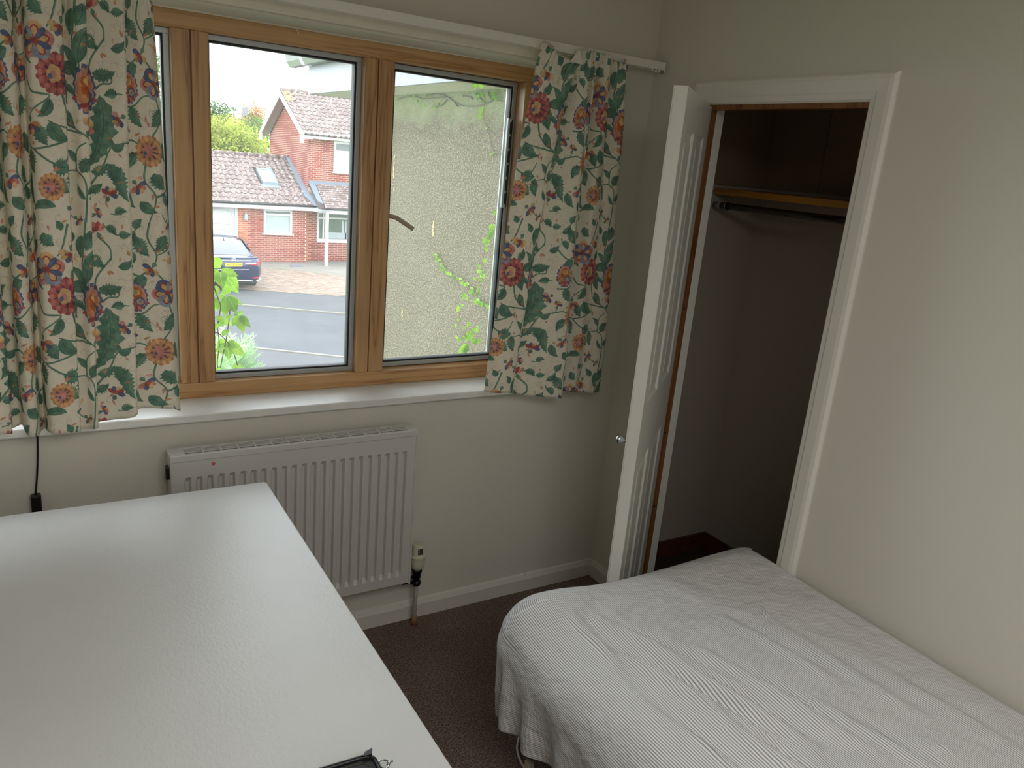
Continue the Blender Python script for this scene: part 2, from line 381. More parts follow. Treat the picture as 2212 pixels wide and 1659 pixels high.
# shelf and clothes rail inside the cupboard
sh = MB().box(2.40, CX1-.009, CY0+.002, CY1-.009, 1.680, 1.706).build('cupboard_shelf', M_SHELF, None, bevel=.002)
tag(sh, 'honey coloured wooden shelf high inside the open cupboard', 'shelf')
rl = empty('clothes_rail', (2.44, 2.34, 1.64))
MB().tube([(2.41, CY0+.03, 1.642), (2.41, 2.35, 1.638)], .0135, 16).build('rail_tube', simple('worn_chrome_rail', (132, 126, 118), .24, 1.0), rl, True)
MB().tube([(2.41, 2.35, 1.638), (2.41, 2.385, 1.638)], .0145, 16).build('rail_end_cap', simple('grey_cap', (128, 126, 120), .5), rl, True)
hb = MB(); hb.tube([(2.41, 2.318, 1.679), (2.41, 2.318, 1.653)], .0025, 8); hb.tube([(2.41+.016*math.cos(t), 2.318, 1.638+.016*math.sin(t)) for t in np.linspace(0, 2*math.pi, 17)], .0025, 8)
hb.build('hanger_bracket', M_STEEL, rl, True)
tag(rl, 'shiny chrome clothes rail hung beneath the cupboard shelf', 'rail')
# ------------------------------------------------------------ radiator
rad = empty('radiator', (.683, YW, .224)); tag(rad, 'white ribbed panel radiator with top grille fixed under the window', 'radiator')
RX0, RX1, RYF, RZ0, RZ1 = .290, 1.075, 2.300, .222, .802
NG = 23; gx0, gx1 = RX0+.030, RX1-.022; pit = (gx1-gx0)/NG
xs = [(RX0, 0)]
for k in range(NG):
    a = gx0+k*pit; xs += [(a+.001, 0), (a+.006, 1), (a+.0155, 1), (a+.0205, 0)]
xs.append((RX1, 0)); zr = [(RZ0, 0), (RZ0+.034, 0), (RZ0+.050, 1), (RZ1-.072, 1), (RZ1-.058, 0), (RZ1, 0)]
fp = MB(); fp.grid([[(x, RYF+.012*g*h_, z) for z, h_ in zr] for x, g in xs])
fp.grid([[(RX0, RYF, z), (RX0, RYF+.012, z)] for z, _ in zr]); fp.grid([[(RX1, RYF, z), (RX1, RYF+.012, z)] for z, _ in zr])
fp.grid([[(x, RYF, RZ0), (x, RYF+.012, RZ0)] for x in (RX0, RX1)])
fpo = fp.build('front_panel', M_RAD, rad)
mk = MB().lathe([(.006, 0), (.003, .0006)], (RX0+.115, RYF-.0002, RZ1-.022), (0, -1, 0), 9); mk.build('red_smudge', simple('red_mark', (190, 96, 92), .6), fpo)
MB().box(RX0+.004, RX1-.004, RYF+.018, 2.362, RZ0+.012, RZ1-.03).build('convector_core', simple('radiator_core', (120, 116, 110), .6), rad)
MB().box(RX0+.02, RX1-.02, 2.362, 2.374, RZ0+.004, RZ1-.03).build('rear_panel', M_RAD, rad)
MB().box(RX1-.002, RX1+.006, RYF-.003, 2.368, RZ0-.006, RZ1+.002).build('side_panel', M_RAD, rad, bevel=.002)
MB().box(RX0-.006, RX0+.002, RYF-.003, 2.368, RZ0-.006, RZ1+.002).build('side_panel', M_RAD, rad, bevel=.002)
gr = MB(); gz0, gz1 = RZ1+.0005, RZ1+.016; GY0, GY1 = RYF-.004, 2.370
gr.box(RX0-.007, RX1+.007, GY0, GY0+.014, gz0-.006, gz1); gr.box(RX0-.007, RX1+.007, GY1-.012, GY1, gz0-.006, gz1)
gr.box(RX0-.007, RX0+.038, GY0+.014, GY1-.012, gz0, gz1); gr.box(RX1-.030, RX1+.007, GY0+.014, GY1-.012, gz0, gz1)
gl = MB(); n = 14; x0, x1 = RX0+.038, RX1-.030
for k in range(1, n): gl.box(x0+(x1-x0)*k/n-.003, x0+(x1-x0)*k/n+.003, GY0+.014, GY1-.012, gz1-.004, gz1-.0005)
for k in range(1, 4):
    yc = GY0+.014+(GY1-GY0-.026)*k/4; gl.box(x0, x1, yc-.0024, yc+.0024, gz1-.0032, gz1-.0008)
gro = gr.build('top_grille', M_RAD, rad, bevel=.0025); gl.build('grille_bars', M_RAD, gro)
MB().box(x0, x1, GY0+.014, GY1-.012, gz0-.010, gz0-.008).build('grille_shade_sheet', M_DARK, gro)  # near-black sheet standing in for the shade below the grille bars
vent = MB(); vent.box(RX0-.016, RX0-.006, 2.322, 2.345, .735, .775); vent.build('air_vent', M_BLACK, rad, bevel=.002)
# thermostatic valve and tail pipe
VX, VY = 1.128, 2.345
vl = MB(); vl.lathe([(.016, 0), (.024, .010), (.027, .030), (.0275, .052), (.030, .053), (.030, .058), (.025, .060), (.0235, .064), (.0225, .100), (.020, .104), (.012, .1045)], (VX, VY, .243), n=28)
vo_ = vl.build('thermostat_head', M_CREAMP, rad, True, .0006)
sl = MB()
for k in range(4):
    q = -1.95+k*.22; sl.box(VX+.0225*math.cos(q)-.0016, VX+.0225*math.cos(q)+.0016, VY+.0228*math.sin(q)-.002, VY+.0228*math.sin(q)+.001, .312, .336)
sl.build('head_slots', M_BLACK, vo_)
vb = MB(); vb.lathe([(.015, 0), (.017, .004), (.017, .016), (.012, .018), (.012, .030), (.016, .032), (.017, .052), (.019, .054), (.019, .066), (.016, .068)], (VX, VY, .176), n=16)
vb.tube([(VX, VY, .200), (VX-.030, VY, .200), (VX-.058, VY, .200)], [.013, .012, .012], 12); vb.lathe([(.018, 0), (.018, .014)], (VX-.030, VY, .200), (1, 0, 0), 6)
vb.build('valve_body', simple('dark_valve_metal', (42, 44, 46), .35, .8), rad, True)
pp = MB(); pp.tube([(VX, VY, .178), (VX, VY, .03), (VX, VY, .0)], .0078, 14); ppo = pp.build('tail_pipe', simple('painted_pipe', (150, 146, 134), .5), rad, True)
MB().tube([(VX, VY, .001), (VX, VY, .045)], [.0105, .009], 12).build('pipe_base', simple('rusty_copper', (150, 108, 72), .6), ppo, True)

# ------------------------------------------------------------ desk
m, nt, N, L, b = mat('white_eggshell_desk')
n1 = noise(N, L, 2.0, 5); r = ramp(N, L, n1.outputs['Fac'], [(.3, col((212, 213, 212))), (.7, col((224, 225, 224)))]); L.new(r.outputs[0], b.inputs['Base Color'])
b.inputs['Roughness'].default_value = .40; b.inputs['Specular IOR Level'].default_value = .55
na = noise(N, L, 150, 4, rough=.6, stretch=(1, .55, 1)); bump(N, L, na.outputs['Fac'], b, .42, .002); M_DESK = m
desk = empty('desk', (-.15, 1.4, 0)); tag(desk, 'large white painted desk with textured top standing in front of the radiator', 'desk')
DX0, DX1, DY0, DY1 = -.86, .534, .56, 2.187
dt = MB(); rr = .012; poly = []
for cx, cy, a0 in ((DX1-rr, DY1-rr, 0), (DX0+rr, DY1-rr, 90), (DX0+rr, DY0+rr, 180), (DX1-rr, DY0+rr, 270)):
    for k in range(6): q = math.radians(a0+k*18); poly.append((cx+rr*math.cos(q), cy+rr*math.sin(q)))
dt.prism(poly, 'z', .722, .75); dt.build('desktop', M_DESK, desk, bevel=.003)
for x, y in ((DX0+.06, DY0+.06), (DX1-.11, DY0+.06), (DX0+.06, DY1-.11), (DX1-.11, DY1-.11)):
    MB().box(x, x+.05, y, y+.05, 0, .722).build('leg', M_DESK, desk, bevel=.003)
ap = MB(); ap.box(DX0+.08, DX1-.08, DY0+.075, DY0+.095, .64, .722); ap.box(DX0+.08, DX1-.08, DY1-.095, DY1-.075, .64, .722); ap.box(DX0+.075, DX0+.095, DY0+.08, DY1-.08, .64, .722); ap.box(DX1-.095, DX1-.075, DY0+.08, DY1-.08, .64, .722)
ap.build('apron', M_DESK, desk)

# black pouch on the desk (its far corner shows at the bottom of the photo)
M_LEATHER = simple('black_leather', (13, 13, 15), .42, bscale=220, bstr=.3)
pc = empty('pouch', (.30, .89, .75)); tag(pc, 'black leather pouch with a steel clip lying on the near end of the desk', 'pouch')
def rrect(x0, x1, y0, y1, r, n=6):
    out = []
    for cx, cy, a0 in ((x1-r, y1-r, 0), (x0+r, y1-r, 90), (x0+r, y0+r, 180), (x1-r, y0+r, 270)):
        for k in range(n+1): q = math.radians(a0+k*90/n); out.append((cx+r*math.cos(q), cy+r*math.sin(q)))
    return out
def rotp(pts, c, a): return [(c[0]+(x-c[0])*math.cos(a)-(y-c[1])*math.sin(a), c[1]+(x-c[0])*math.sin(a)+(y-c[1])*math.cos(a)) for x, y in pts]
PC = (.414, .984); PA = math.radians(-2)
body = MB().prism(rotp(rrect(.204, .414, .81, .984, .018), PC, PA), 'z', .7505, .782).build('pouch_body', M_LEATHER, pc, bevel=.006, seg=3)
rim = rotp(rrect(.208, .410, .814, .980, .016), PC, PA); rim = [(x, y, .7815) for x, y in rim]+[(rim[0][0], rim[0][1], .7815)]
MB().tube(rim, .0042, 8).build('piping', M_LEATHER, pc, True)
st = rotp(rrect(.220, .398, .826, .968, .014), PC, PA); st = [(x, y, .7822) for x, y in st]+[(st[0][0], st[0][1], .7822)]
MB().tube(st, .0007, 5).build('stitching', simple('olive_thread', (70, 72, 46), .7), pc, True)
tb = MB(); tb.hexa([(.392, .978, .779), (.408, .976, .779), (.412, .988, .780), (.400, .987, .780), (.392, .978, .787), (.408, .976, .787), (.414, .990, .786), (.400, .987, .786)]); tb.build('pull_tab', M_LEATHER, pc)
cl = MB(); cl.tube([(.424+.008*math.cos(t), .962+.010*math.sin(t), .772) for t in np.linspace(0, 2*math.pi, 19)], .0016, 8); cl.tube([(.428, .959, .772), (.439, .962, .772)], .0018, 8); cl.tube([(.412, .965, .772), (.418, .964, .772)], .002, 8); cl.tube([(.424, .952, .772), (.422, .932, .770)], .0022, 8)
cl.build('steel_clip', M_CHROME, pc, True)
fb = MB(); fb.prism([(.431, .915), (.438, .9455), (.445, .9455), (.450, .915)], 'z', .7505, .765); fo = fb.build('key_fob', simple('brown_fob', (66, 58, 54), .5), None, bevel=.002)
tag(fo, 'small grey brown fob lying on the desk beside the black pouch', 'fob')

# ------------------------------------------------------------ black power cord hanging on the wall behind the desk
cd = empty('power_cord', (-.055, YW-.02, .7)); tag(cd, 'black power cord with an inline block hanging below the left curtain', 'cord')
MB().tube(catmull([(-.043, 2.380, .91), (-.0445, 2.389, .86), (-.051, 2.394, .78), (-.060, 2.392, .71)], 6), .0026, 8).build('cable', M_BLACK, cd, True)
MB().box(-.073, -.047, 2.378, 2.402, .60, .712).build('inline_block', M_BLACK, cd, bevel=.005, seg=3)
MB().tube(catmull([(-.060, 2.390, .602), (-.061, 2.391, .45), (-.05, 2.385, .2), (-.02, 2.36, .012), (.05, 2.33, .006)], 6), .0026, 8).build('cable', M_BLACK, cd, True)

# ------------------------------------------------------------ bed
bed = empty('bed', (1.5, .65, 0)); tag(bed, 'single bed with a grey pinstriped fitted sheet pushed against the right wall', 'bed')
m, nt, N, L, b = mat('pinstripe_sheet')
uvn = N.new('ShaderNodeUVMap'); uvn.uv_map = 'UVMap'; sp = N.new('ShaderNodeSeparateXYZ'); L.new(uvn.outputs[0], sp.inputs[0])
def mathn(op, a, b_=None, v=None):
    k = N.new('ShaderNodeMath'); k.operation = op; L.new(a, k.inputs[0])
    if b_ is not None: L.new(b_, k.inputs[1])
    if v is not None: k.inputs[1].default_value = v
    return k.outputs[0]
q = mathn('MULTIPLY', sp.outputs[0], v=1/.0058); q = mathn('FRACT', q); 
rs = ramp(N, L, q, [(0.0, col((238, 238, 240))), (.44, col((238, 238, 240))), (.60, col((160, 156, 154))), (.90, col((156, 152, 150))), (.96, col((238, 238, 240)))])
L.new(rs.outputs[0], b.inputs['Base Color']); b.inputs['Roughness'].default_value = .8; b.inputs['Specular IOR Level'].default_value = .15
b.inputs['Sheen Weight'].default_value = .08
n1 = noise(N, L, 7, 5, rough=.55); n2 = noise(N, L, 26, 4); ad = N.new('ShaderNodeMath'); ad.operation = 'MULTIPLY_ADD'; L.new(n2.outputs['Fac'], ad.inputs[0]); ad.inputs[1].default_value = .25; L.new(n1.outputs['Fac'], ad.inputs[2])
bump(N, L, ad.outputs[0], b, .9, .03); M_SHEET = m
BX0, BX1, BY1, BY0, BZ = 1.018, 2.004, 1.672, -.32, .548
r_ = .135
ix0, ix1, iy1 = BX0+r_, BX1-.03, BY1-r_
def drop(d, r):
    if d <= r*math.pi/2: return r*math.sin(d/r), r*(1-math.cos(d/r))
    return r, r + d-r*math.pi/2
HEM = .355
ps = list(np.linspace(-(HEM+.08), 0, 46)) + list(np.linspace(.012, ix1-ix0, 80)) + [ix1-ix0+k for k in (.012, .024, .036, .047, .08, .14)]
qs = list(np.linspace(-(HEM+.06), 0, 46)) + list(np.linspace(.012, iy1-BY0, 150))
def ridge(x, y, x0, y0, x1, y1, w, h):
    dx, dy = x1-x0, y1-y0; L2 = dx*dx+dy*dy; t = max(0, min(1, ((x-x0)*dx+(y-y0)*dy)/L2)); d = math.hypot(x-x0-dx*t, y-y0-dy*t)
    return h*math.exp(-(d/w)**2)*math.sin(math.pi*min(1, max(0, .08+.84*t)))
RIDGES = []
rb = random.Random(11)
# long soft tension folds fanning from the far left corner along the bed
for k, (x0, y0, x1, y1) in enumerate(((1.239, 1.44, 1.393, 1.062), (1.186, 1.334, 1.311, .888), (1.288, 1.267, 1.39, .82), (1.18, 1.474, 1.159, 1.241), (1.414, 1.212, 1.5, .738), (1.59, 1.3, 1.642, .966), (1.24, 1.05, 1.33, .55), (1.707, 1.251, 1.718, .765), (1.12, 1.20, 1.17, .80), (1.52, .95, 1.62, .4), (1.33, .80, 1.44, .2), (1.80, 1.0, 1.84, .45))):
    h = (.013, .015, .014, .010, .012, .007, .014, .006, .012, .008, .010, .005)[k]*1.5
    RIDGES.append((x0, y0, x1, y1, .022, h)); RIDGES.append((x0+.035, y0-.02, x1+.045, y1-.02, .020, -h*.7))
    RIDGES.append((x0+.012, y0, x1+.012, y1, .006, h*.35))
for k in range(46):    # short crumples
    x0 = rb.uniform(1.15, 1.95); y0 = rb.uniform(.5, 1.55); ang = rb.uniform(0, 3.14); l = rb.uniform(.05, .16)
    RIDGES.append((x0, y0, x0+l*math.cos(ang), y0+l*math.sin(ang), rb.uniform(.004, .009), rb.uniform(.0015, .004)))
for x0, y0, x1, y1 in ((1.42, 1.30, 1.52, 1.28), (1.52, 1.28, 1.60, 1.22), (1.753, 1.309, 1.70, 1.22), (1.70, 1.22, 1.60, 1.16), (1.45, .95, 1.55, .92), (1.30, 1.0, 1.34, .85)): RIDGES.append((x0, y0, x1, y1, .006, .006))
for x0, y0 in ((1.70, .86), (1.66, .70), (1.72, .52)): RIDGES.append((x0, y0, x0+.02, y0-.02, .012, .010))
V = []; UV = []; npq = len(qs)
for p in ps:
    for q_ in qs:
        dp = -p if p < 0 else max(0, p-(ix1-ix0)); dq = -q_ if q_ < 0 else 0
        cx = min(max(ix0+p, ix0), ix1); cy = min(iy1-q_, iy1) if q_ >= 0 else iy1
        sx = -1 if p < 0 else 1
        if dp == 0 and dq == 0:
            x, y, z = cx, cy, BZ
        else:
            dist = max(dp, dq); th = math.atan2(dq, dp) if dp == 0 or dq == 0 else (math.pi/4*(dq/dp) if dq < dp else math.pi/2-math.pi/4*(dp/dq))
            rad_ = r_ if p < 0 or dq > dp else .03
            o_, dr = drop(dist, rad_)
            # side hangs bulge a little and carry vertical pleats near the corner
            hang = max(0, dr-rad_)
            if p < 0:
                arc = q_ if q_ > 0 else (-.35*(th/(math.pi/2)))
                pl = .019*math.exp(-((arc-.06)/.42)**2)*math.sin(arc*46+1.2*math.sin(arc*9)) + .009*math.sin(arc*17+.5)
                o_ += pl*min(1, hang/.14) - .10*hang*(1 if th > .15 else .75)
            x = cx+sx*o_*math.cos(th); y = cy+o_*math.sin(th); z = BZ-dr
        # crown and the raised far right corner
        if p >= -r_*1.2:
            z += .008*math.exp(-(((x-1.90)/.16)**2+((y-1.50)/.13)**2))
            z += .030*math.exp(-(((x-1.18)/.17)**2+((y-1.57)/.12)**2)) + .008*math.sin(3.1*(x-.9))*math.sin(2.2*(y+.3))
            wgt = 1.0 if p > 0 and q_ > 0 else .35
            z += wgt*sum(ridge(x, y, *rg) for rg in RIDGES if abs(x-(rg[0]+rg[2])/2) < .6 and abs(y-(rg[1]+rg[3])/2) < .6)
        if p > ix1-ix0: x = min(x, 2.0095)
        hem = BZ-.355 + .03*math.sin(q_*3.2+.4)
        if p < 0 and q_ > -.02: z = max(z, hem+.0)
        V.append((x, y, z)); UV.append((p, q_))
F = [(i*npq+j, i*npq+j+1, (i+1)*npq+j+1, (i+1)*npq+j) for i in range(len(ps)-1) for j in range(npq-1)]
me = bpy.data.meshes.new('fitted_sheet'); me.from_pydata(V, [], F); uvl = me.uv_layers.new(name='UVMap')
li = np.empty(len(me.loops), np.int32); me.loops.foreach_get('vertex_index', li); uvl.data.foreach_set('uv', np.array(UV, np.float32)[li].ravel())
me.polygons.foreach_set('use_smooth', [True]*len(me.polygons)); me.materials.append(M_SHEET); me.update()
so = bpy.data.objects.new('fitted_sheet', me); COL.objects.link(so); so.parent = bed; so.matrix_parent_inverse = PINV(bed)
so.modifiers.new('thickness', 'SOLIDIFY').thickness = .0015
MB().box(BX0+.06, BX1-.02, BY0+.02, BY1-.06, .26, .505).build('mattress', simple('mattress_ticking', (200, 196, 188), .8), bed, bevel=.03, seg=3)
MB().box(BX0+.12, BX1-.03, BY0+.03, BY1-.12, .10, .258).build('bed_base', simple('charcoal_divan_base', (64, 58, 54), .85), bed, bevel=.01)
for x, y in ((BX0+.18, BY1-.22), (BX1-.16, BY1-.22), (BX0+.18, BY0+.1), (BX1-.16, BY0+.1)):
    MB().lathe([(.022, 0), (.026, .004), (.026, .095), (.02, .1)], (x, y, 0), n=14).build('leg', M_BLACK, bed, True)
# white cable and connector by the bed foot
wc = empty('white_cable', (1.13, 1.56, 0)); tag(wc, 'thin white cable with a cream plug on the carpet beneath the bed corner', 'cable')
MB().tube(catmull([(1.20, 1.66, .03), (1.172, 1.640, .012), (1.150, 1.610, .0055), (1.136, 1.570, .0045), (1.132, 1.53, .0045), (1.14, 1.48, .0045), (1.17, 1.42, .0045)], 8), .0038, 10).build('cable', M_WHITEP, wc, True)
pg = MB(); pg.box(1.083, 1.097, 1.455, 1.475, .0, .105); pg.box(1.0985, 1.106, 1.455, 1.475, .0, .098); pg.build('plug', M_CREAMP, wc, bevel=.0025)
# ------------------------------------------------------------ curtain print painted in numpy (one woven repeat)
TW, TH_, K = 420, 477, 2.4
IW, IH = int(TW*K), int(TH_*K)
def srgb(*c): return np.array(c, np.float32)/255
IMG = np.ones((IH, IW, 3), np.float32)*srgb(234, 227, 212)
def nz2(w, h, cells, seed):
    g = np.random.default_rng(seed).random((cells, cells)); y = np.arange(h)/h*cells; x = np.arange(w)/w*cells
    y0 = y.astype(int); x0 = x.astype(int); fy = (y-y0)[:, None]; fx = (x-x0)[None]; fy = fy*fy*(3-2*fy); fx = fx*fx*(3-2*fx)
    y1 = (y0+1) % cells; x1 = (x0+1) % cells
    return (g[y0][:, x0]*(1-fx)+g[y0][:, x1]*fx)*(1-fy)+(g[y1][:, x0]*(1-fx)+g[y1][:, x1]*fx)*fy
MOT = (.5*nz2(IW, IH, 40, 1)+.3*nz2(IW, IH, 90, 2)+.2*nz2(IW, IH, 17, 3)).astype(np.float32)
COV = np.zeros((IH, IW), np.float32)
IMG *= (1-.05*(MOT-.5))[..., None]
def C2(p):   # sketch units -> texture px
    return np.stack([((np.asarray(p)[..., 0]-332)*.3014)*K, ((np.asarray(p)[..., 1]+33)*.3014)*K], -1)
def fill(poly, c, alpha=1.0, mottle=.35, raw=False):
    P = poly if raw else C2(np.asarray(poly, float))
    x0, y0 = np.floor(P.min(0)).astype(int)-1; x1, y1 = np.ceil(P.max(0)).astype(int)+1
    w, h = x1-x0, y1-y0
    if w*h > 900000 or w < 1: return
    acc = np.zeros((h, w), np.float32)
    for ox, oy in ((.25, .25), (.75, .25), (.25, .75), (.75, .75)):
        X = (np.arange(w)+x0+ox)[None]; Y = (np.arange(h)+y0+oy)[:, None]; ins = np.zeros((h, w), bool)
        for (ax, ay), (bx, by) in zip(P, np.roll(P, -1, 0)):
            if ay == by: continue
            cr = (ay > Y) != (by > Y)
            ins ^= cr & (X < (bx-ax)*(Y-ay)/(by-ay)+ax)
        acc += ins*.25
    iy = (np.arange(h)+y0) % IH; ix = (np.arange(w)+x0) % IW
    sub = IMG[iy[:, None], ix[None]]; mo = MOT[iy[:, None], ix[None]]
    cc = srgb(*c)[None, None]*(1+mottle*(.5-mo)*2*.6)[..., None]
    a = (acc*alpha)[..., None]; IMG[iy[:, None], ix[None]] = np.clip(sub*(1-a)+cc*a, 0, 1)
    if alpha > .7: COV[iy[:, None], ix[None]] += acc
GR, GD, GL = (116, 150, 131), (86, 126, 110), (140, 168, 150)
RED, PNK, ORG, YEL, BLU, LBL = (184, 98, 96), (208, 148, 140), (208, 150, 112), (222, 190, 140), (104, 118, 152), (160, 170, 186)
def spine(a, b, bend, n=14):
    a = np.array(a, float); b = np.array(b, float); d = b-a; nn = np.array([-d[1], d[0]]); t = np.linspace(0, 1, n)[:, None]
    S = a+d*t+nn*bend*4*t*(1-t); T = np.gradient(S, axis=0); T /= np.linalg.norm(T, axis=1)[:, None]+1e-9
    return S, np.stack([-T[:, 1], T[:, 0]], 1), t[:, 0]
def leaf2(a, b, w, bend=.12, serr=0, c=GR, vein=True):
    S, Nn, t = spine(a, b, bend, 22); pr = np.sin(np.pi*np.clip(t, 0, 1)**.75)*w/2
    if serr: pr = pr*(1+.28*(np.arange(22) % 3 == 0)-.18*(np.arange(22) % 3 == 2))
    fill(np.vstack([S+Nn*pr[:, None], (S-Nn*pr[:, None])[::-1]]), c, .95)
    fill(np.vstack([S+Nn*(pr*.9)[:, None], (S+Nn*(pr*.25)[:, None])[::-1]]), GD, .45)
    if vein:
        fill(np.vstack([S+Nn*3.2, (S-Nn*3.2)[::-1]]), GD, .8)
        for k in range(3, 19, 3):
            for sg in (1, -1):
                e = S[min(k+3, 21)]+Nn[k]*sg*pr[k]*.8; q = S[k]; d = e-q; nn = np.array([-d[1], d[0]])/(np.linalg.norm(d)+1e-6)*1.6
                fill(np.array([q+nn, e, q-nn]), GD, .7)
def stem2(pts, w0=17, w1=9, c=GR):
    P = np.array(catmull(pts, 9)); T = np.gradient(P, axis=0); T /= np.linalg.norm(T, axis=1)[:, None]+1e-9; Nn = np.stack([-T[:, 1], T[:, 0]], 1)
    w = np.linspace(w0, w1, len(P))[:, None]/2
    fill(np.vstack([P+Nn*w, (P-Nn*w)[::-1]]), c, .92); fill(np.vstack([P+Nn*w, (P+Nn*w*.2)[::-1]]), GD, .6)
def blob(c, rx, ry, colr, lobes=0, amp=.12, rot=0, a=.95, n=48):
    q = np.linspace(0, 2*math.pi, n, endpoint=False); r = 1+(amp*np.abs(np.sin(q*lobes/2))-amp/2 if lobes else 0)
    x, y = np.cos(q)*r*rx, np.sin(q)*r*ry; cr, sr = math.cos(rot), math.sin(rot)
    fill(np.stack([c[0]+x*cr-y*sr, c[1]+x*sr+y*cr], 1), colr, a)
def petal(c, ang, l, w, colr, a=.95):
    S, Nn, t = spine(c, (c[0]+l*math.cos(ang), c[1]+l*math.sin(ang)), 0, 12); pr = np.sin(np.pi*np.clip(t*.93+.02, 0, 1)**1.5)*w/2
    fill(np.vstack([S+Nn*pr[:, None], (S-Nn*pr[:, None])[::-1]]), colr, a)
def scallop(c, r, main, lobe, eye=YEL):          # big rounded flower with lighter edge lobes
    blob(c, r, r*1.08, main, 14, .16)
    for k in range(14):
        q = k*2*math.pi/14; blob((c[0]+r*.82*math.cos(q), c[1]+r*.88*math.sin(q)), r*.15, r*.17, lobe, a=.75, n=16)
    for k in range(9):
        q = k*2*math.pi/9+.2; petal(c, q, r*.72, r*.14, (92, 80, 120), .7)
    blob((c[0]-r*.12, c[1]), r*.36, r*.46, eye, 5, .2); blob((c[0]-r*.15, c[1]+r*.05), r*.18, r*.22, PNK); blob((c[0]-r*.3, c[1]+r*.15), r*.12, r*.15, BLU)
def fivepetal(c, r, rot=0):
    for k in range(5):
        q = rot+k*2*math.pi/5; o_ = (PNK, LBL, PNK, BLU, YEL)[k]
        petal(c, q, r, r*.85, o_); petal(c, q, r*.78, r*.46, (184, 84, 84)); petal((c[0]+r*.14*math.cos(q), c[1]+r*.14*math.sin(q)), q, r*.56, r*.30, YEL)
    for k in range(5):
        q = rot+.63+k*2*math.pi/5; petal(c, q, r*.85, r*.34, (BLU, LBL)[k % 2])
    blob(c, r*.16, r*.16, RED)
def bigpaisley(c, rx, ry):
    blob(c, rx*1.25, ry*1.14, BLU, 18, .2); blob(c, rx*1.08, ry, (222, 170, 150), 14, .14); blob((c[0], c[1]+ry*.06), rx*.92, ry*.86, ORG, 8, .1)
    blob((c[0], c[1]-ry*.15), rx*.62, ry*.55, (196, 112, 66), 6, .2); blob((c[0], c[1]-ry*.38), rx*.42, ry*.24, YEL, 5, .2)
    d = (c[0]+rx*.42, c[1]+ry*.36); blob(d, rx*.52, ry*.36, BLU, 9, .3); blob(d, rx*.34, ry*.22, YEL, 6, .2); blob(d, rx*.18, ry*.14, LBL)
    for k in range(5): petal((c[0], c[1]+ry*.6), math.radians(30+k*30), ry*.52, rx*.42, (RED, PNK)[k % 2])
    for k in (-1, 1): petal((c[0]+k*rx*.8, c[1]+ry*.35), math.radians(90-k*70), rx*.7, rx*.3, RED)
def smallfl(c, r, rot, cs):
    for k in range(5): petal(c, rot+k*.62-1.24, r, r*.55, cs[k % len(cs)])
    for k in range(3): petal(c, rot+k*.7-.7, r*.55, r*.25, RED, .8)
    petal(c, rot+math.pi, r*.7, r*.5, GR)
def spir(c, r, s):
    t = np.linspace(0, 5.2, 30); P = np.stack([c[0]+s*r*(1-t/6.5)*np.cos(t+c[0]), c[1]+r*(1-t/6.5)*np.sin(t+c[0])], 1)
    T = np.gradient(P, axis=0); T /= np.linalg.norm(T, axis=1)[:, None]; Nn = np.stack([-T[:, 1], T[:, 0]], 1)*1.7; fill(np.vstack([P+Nn, (P-Nn)[::-1]]), (196, 182, 158), .65)
rp = random.Random(4)
for k in range(190): spir((rp.uniform(332, 1725), rp.uniform(-33, 1549)), rp.uniform(22, 46), rp.choice((1, -1)))
for pts in ([(885, -45), (850, 200), (830, 330), (880, 440), (870, 500)], [(640, 640), (680, 780), (760, 860), (890, 920), (1000, 1020)], [(890, 920), (740, 900), (620, 880), (540, 850)],
            [(700, 960), (560, 1020), (430, 1050), (350, 1020)], [(430, 1050), (560, 1140), (650, 1120), (690, 1030)], [(885, 1560), (900, 1380), (890, 1250), (820, 1190), (720, 1200)],
            [(920, 1390), (1050, 1220), (1110, 1120), (1170, 1000), (1290, 960)], [(820, 1190), (830, 1050), (910, 980)], [(1140, 250), (1030, 400), (1010, 530)], [(1050, 90), (1130, 170), (1140, 260)],
            [(1020, 720), (1090, 800), (1160, 760)], [(360, 10), (330, 180), (340, 330), (390, 420)], [(640, -10), (600, 150), (560, 230)], [(370, 560), (440, 660), (560, 680), (470, 760), (400, 820)],
            [(1290, 300), (1400, 390), (1500, 330), (1600, 430), (1725, 400)], [(1500, 1100), (1480, 1230), (1560, 1350), (1500, 1549)], [(1290, 960), (1400, 940), (1480, 1000)], [(1600, 600), (1640, 760), (1560, 900), (1520, 980)],
            [(1560, 1350), (1690, 1290), (1725, 1250)], [(1060, 600), (1110, 560), (1180, 550), (1190, 500)], [(1500, -33), (1480, 90), (1540, 220), (1500, 330)], [(1725, 60), (1640, 160), (1540, 220)], [(1310, 700), (1420, 690), (1500, 620), (1600, 600)]):
    stem2(pts)
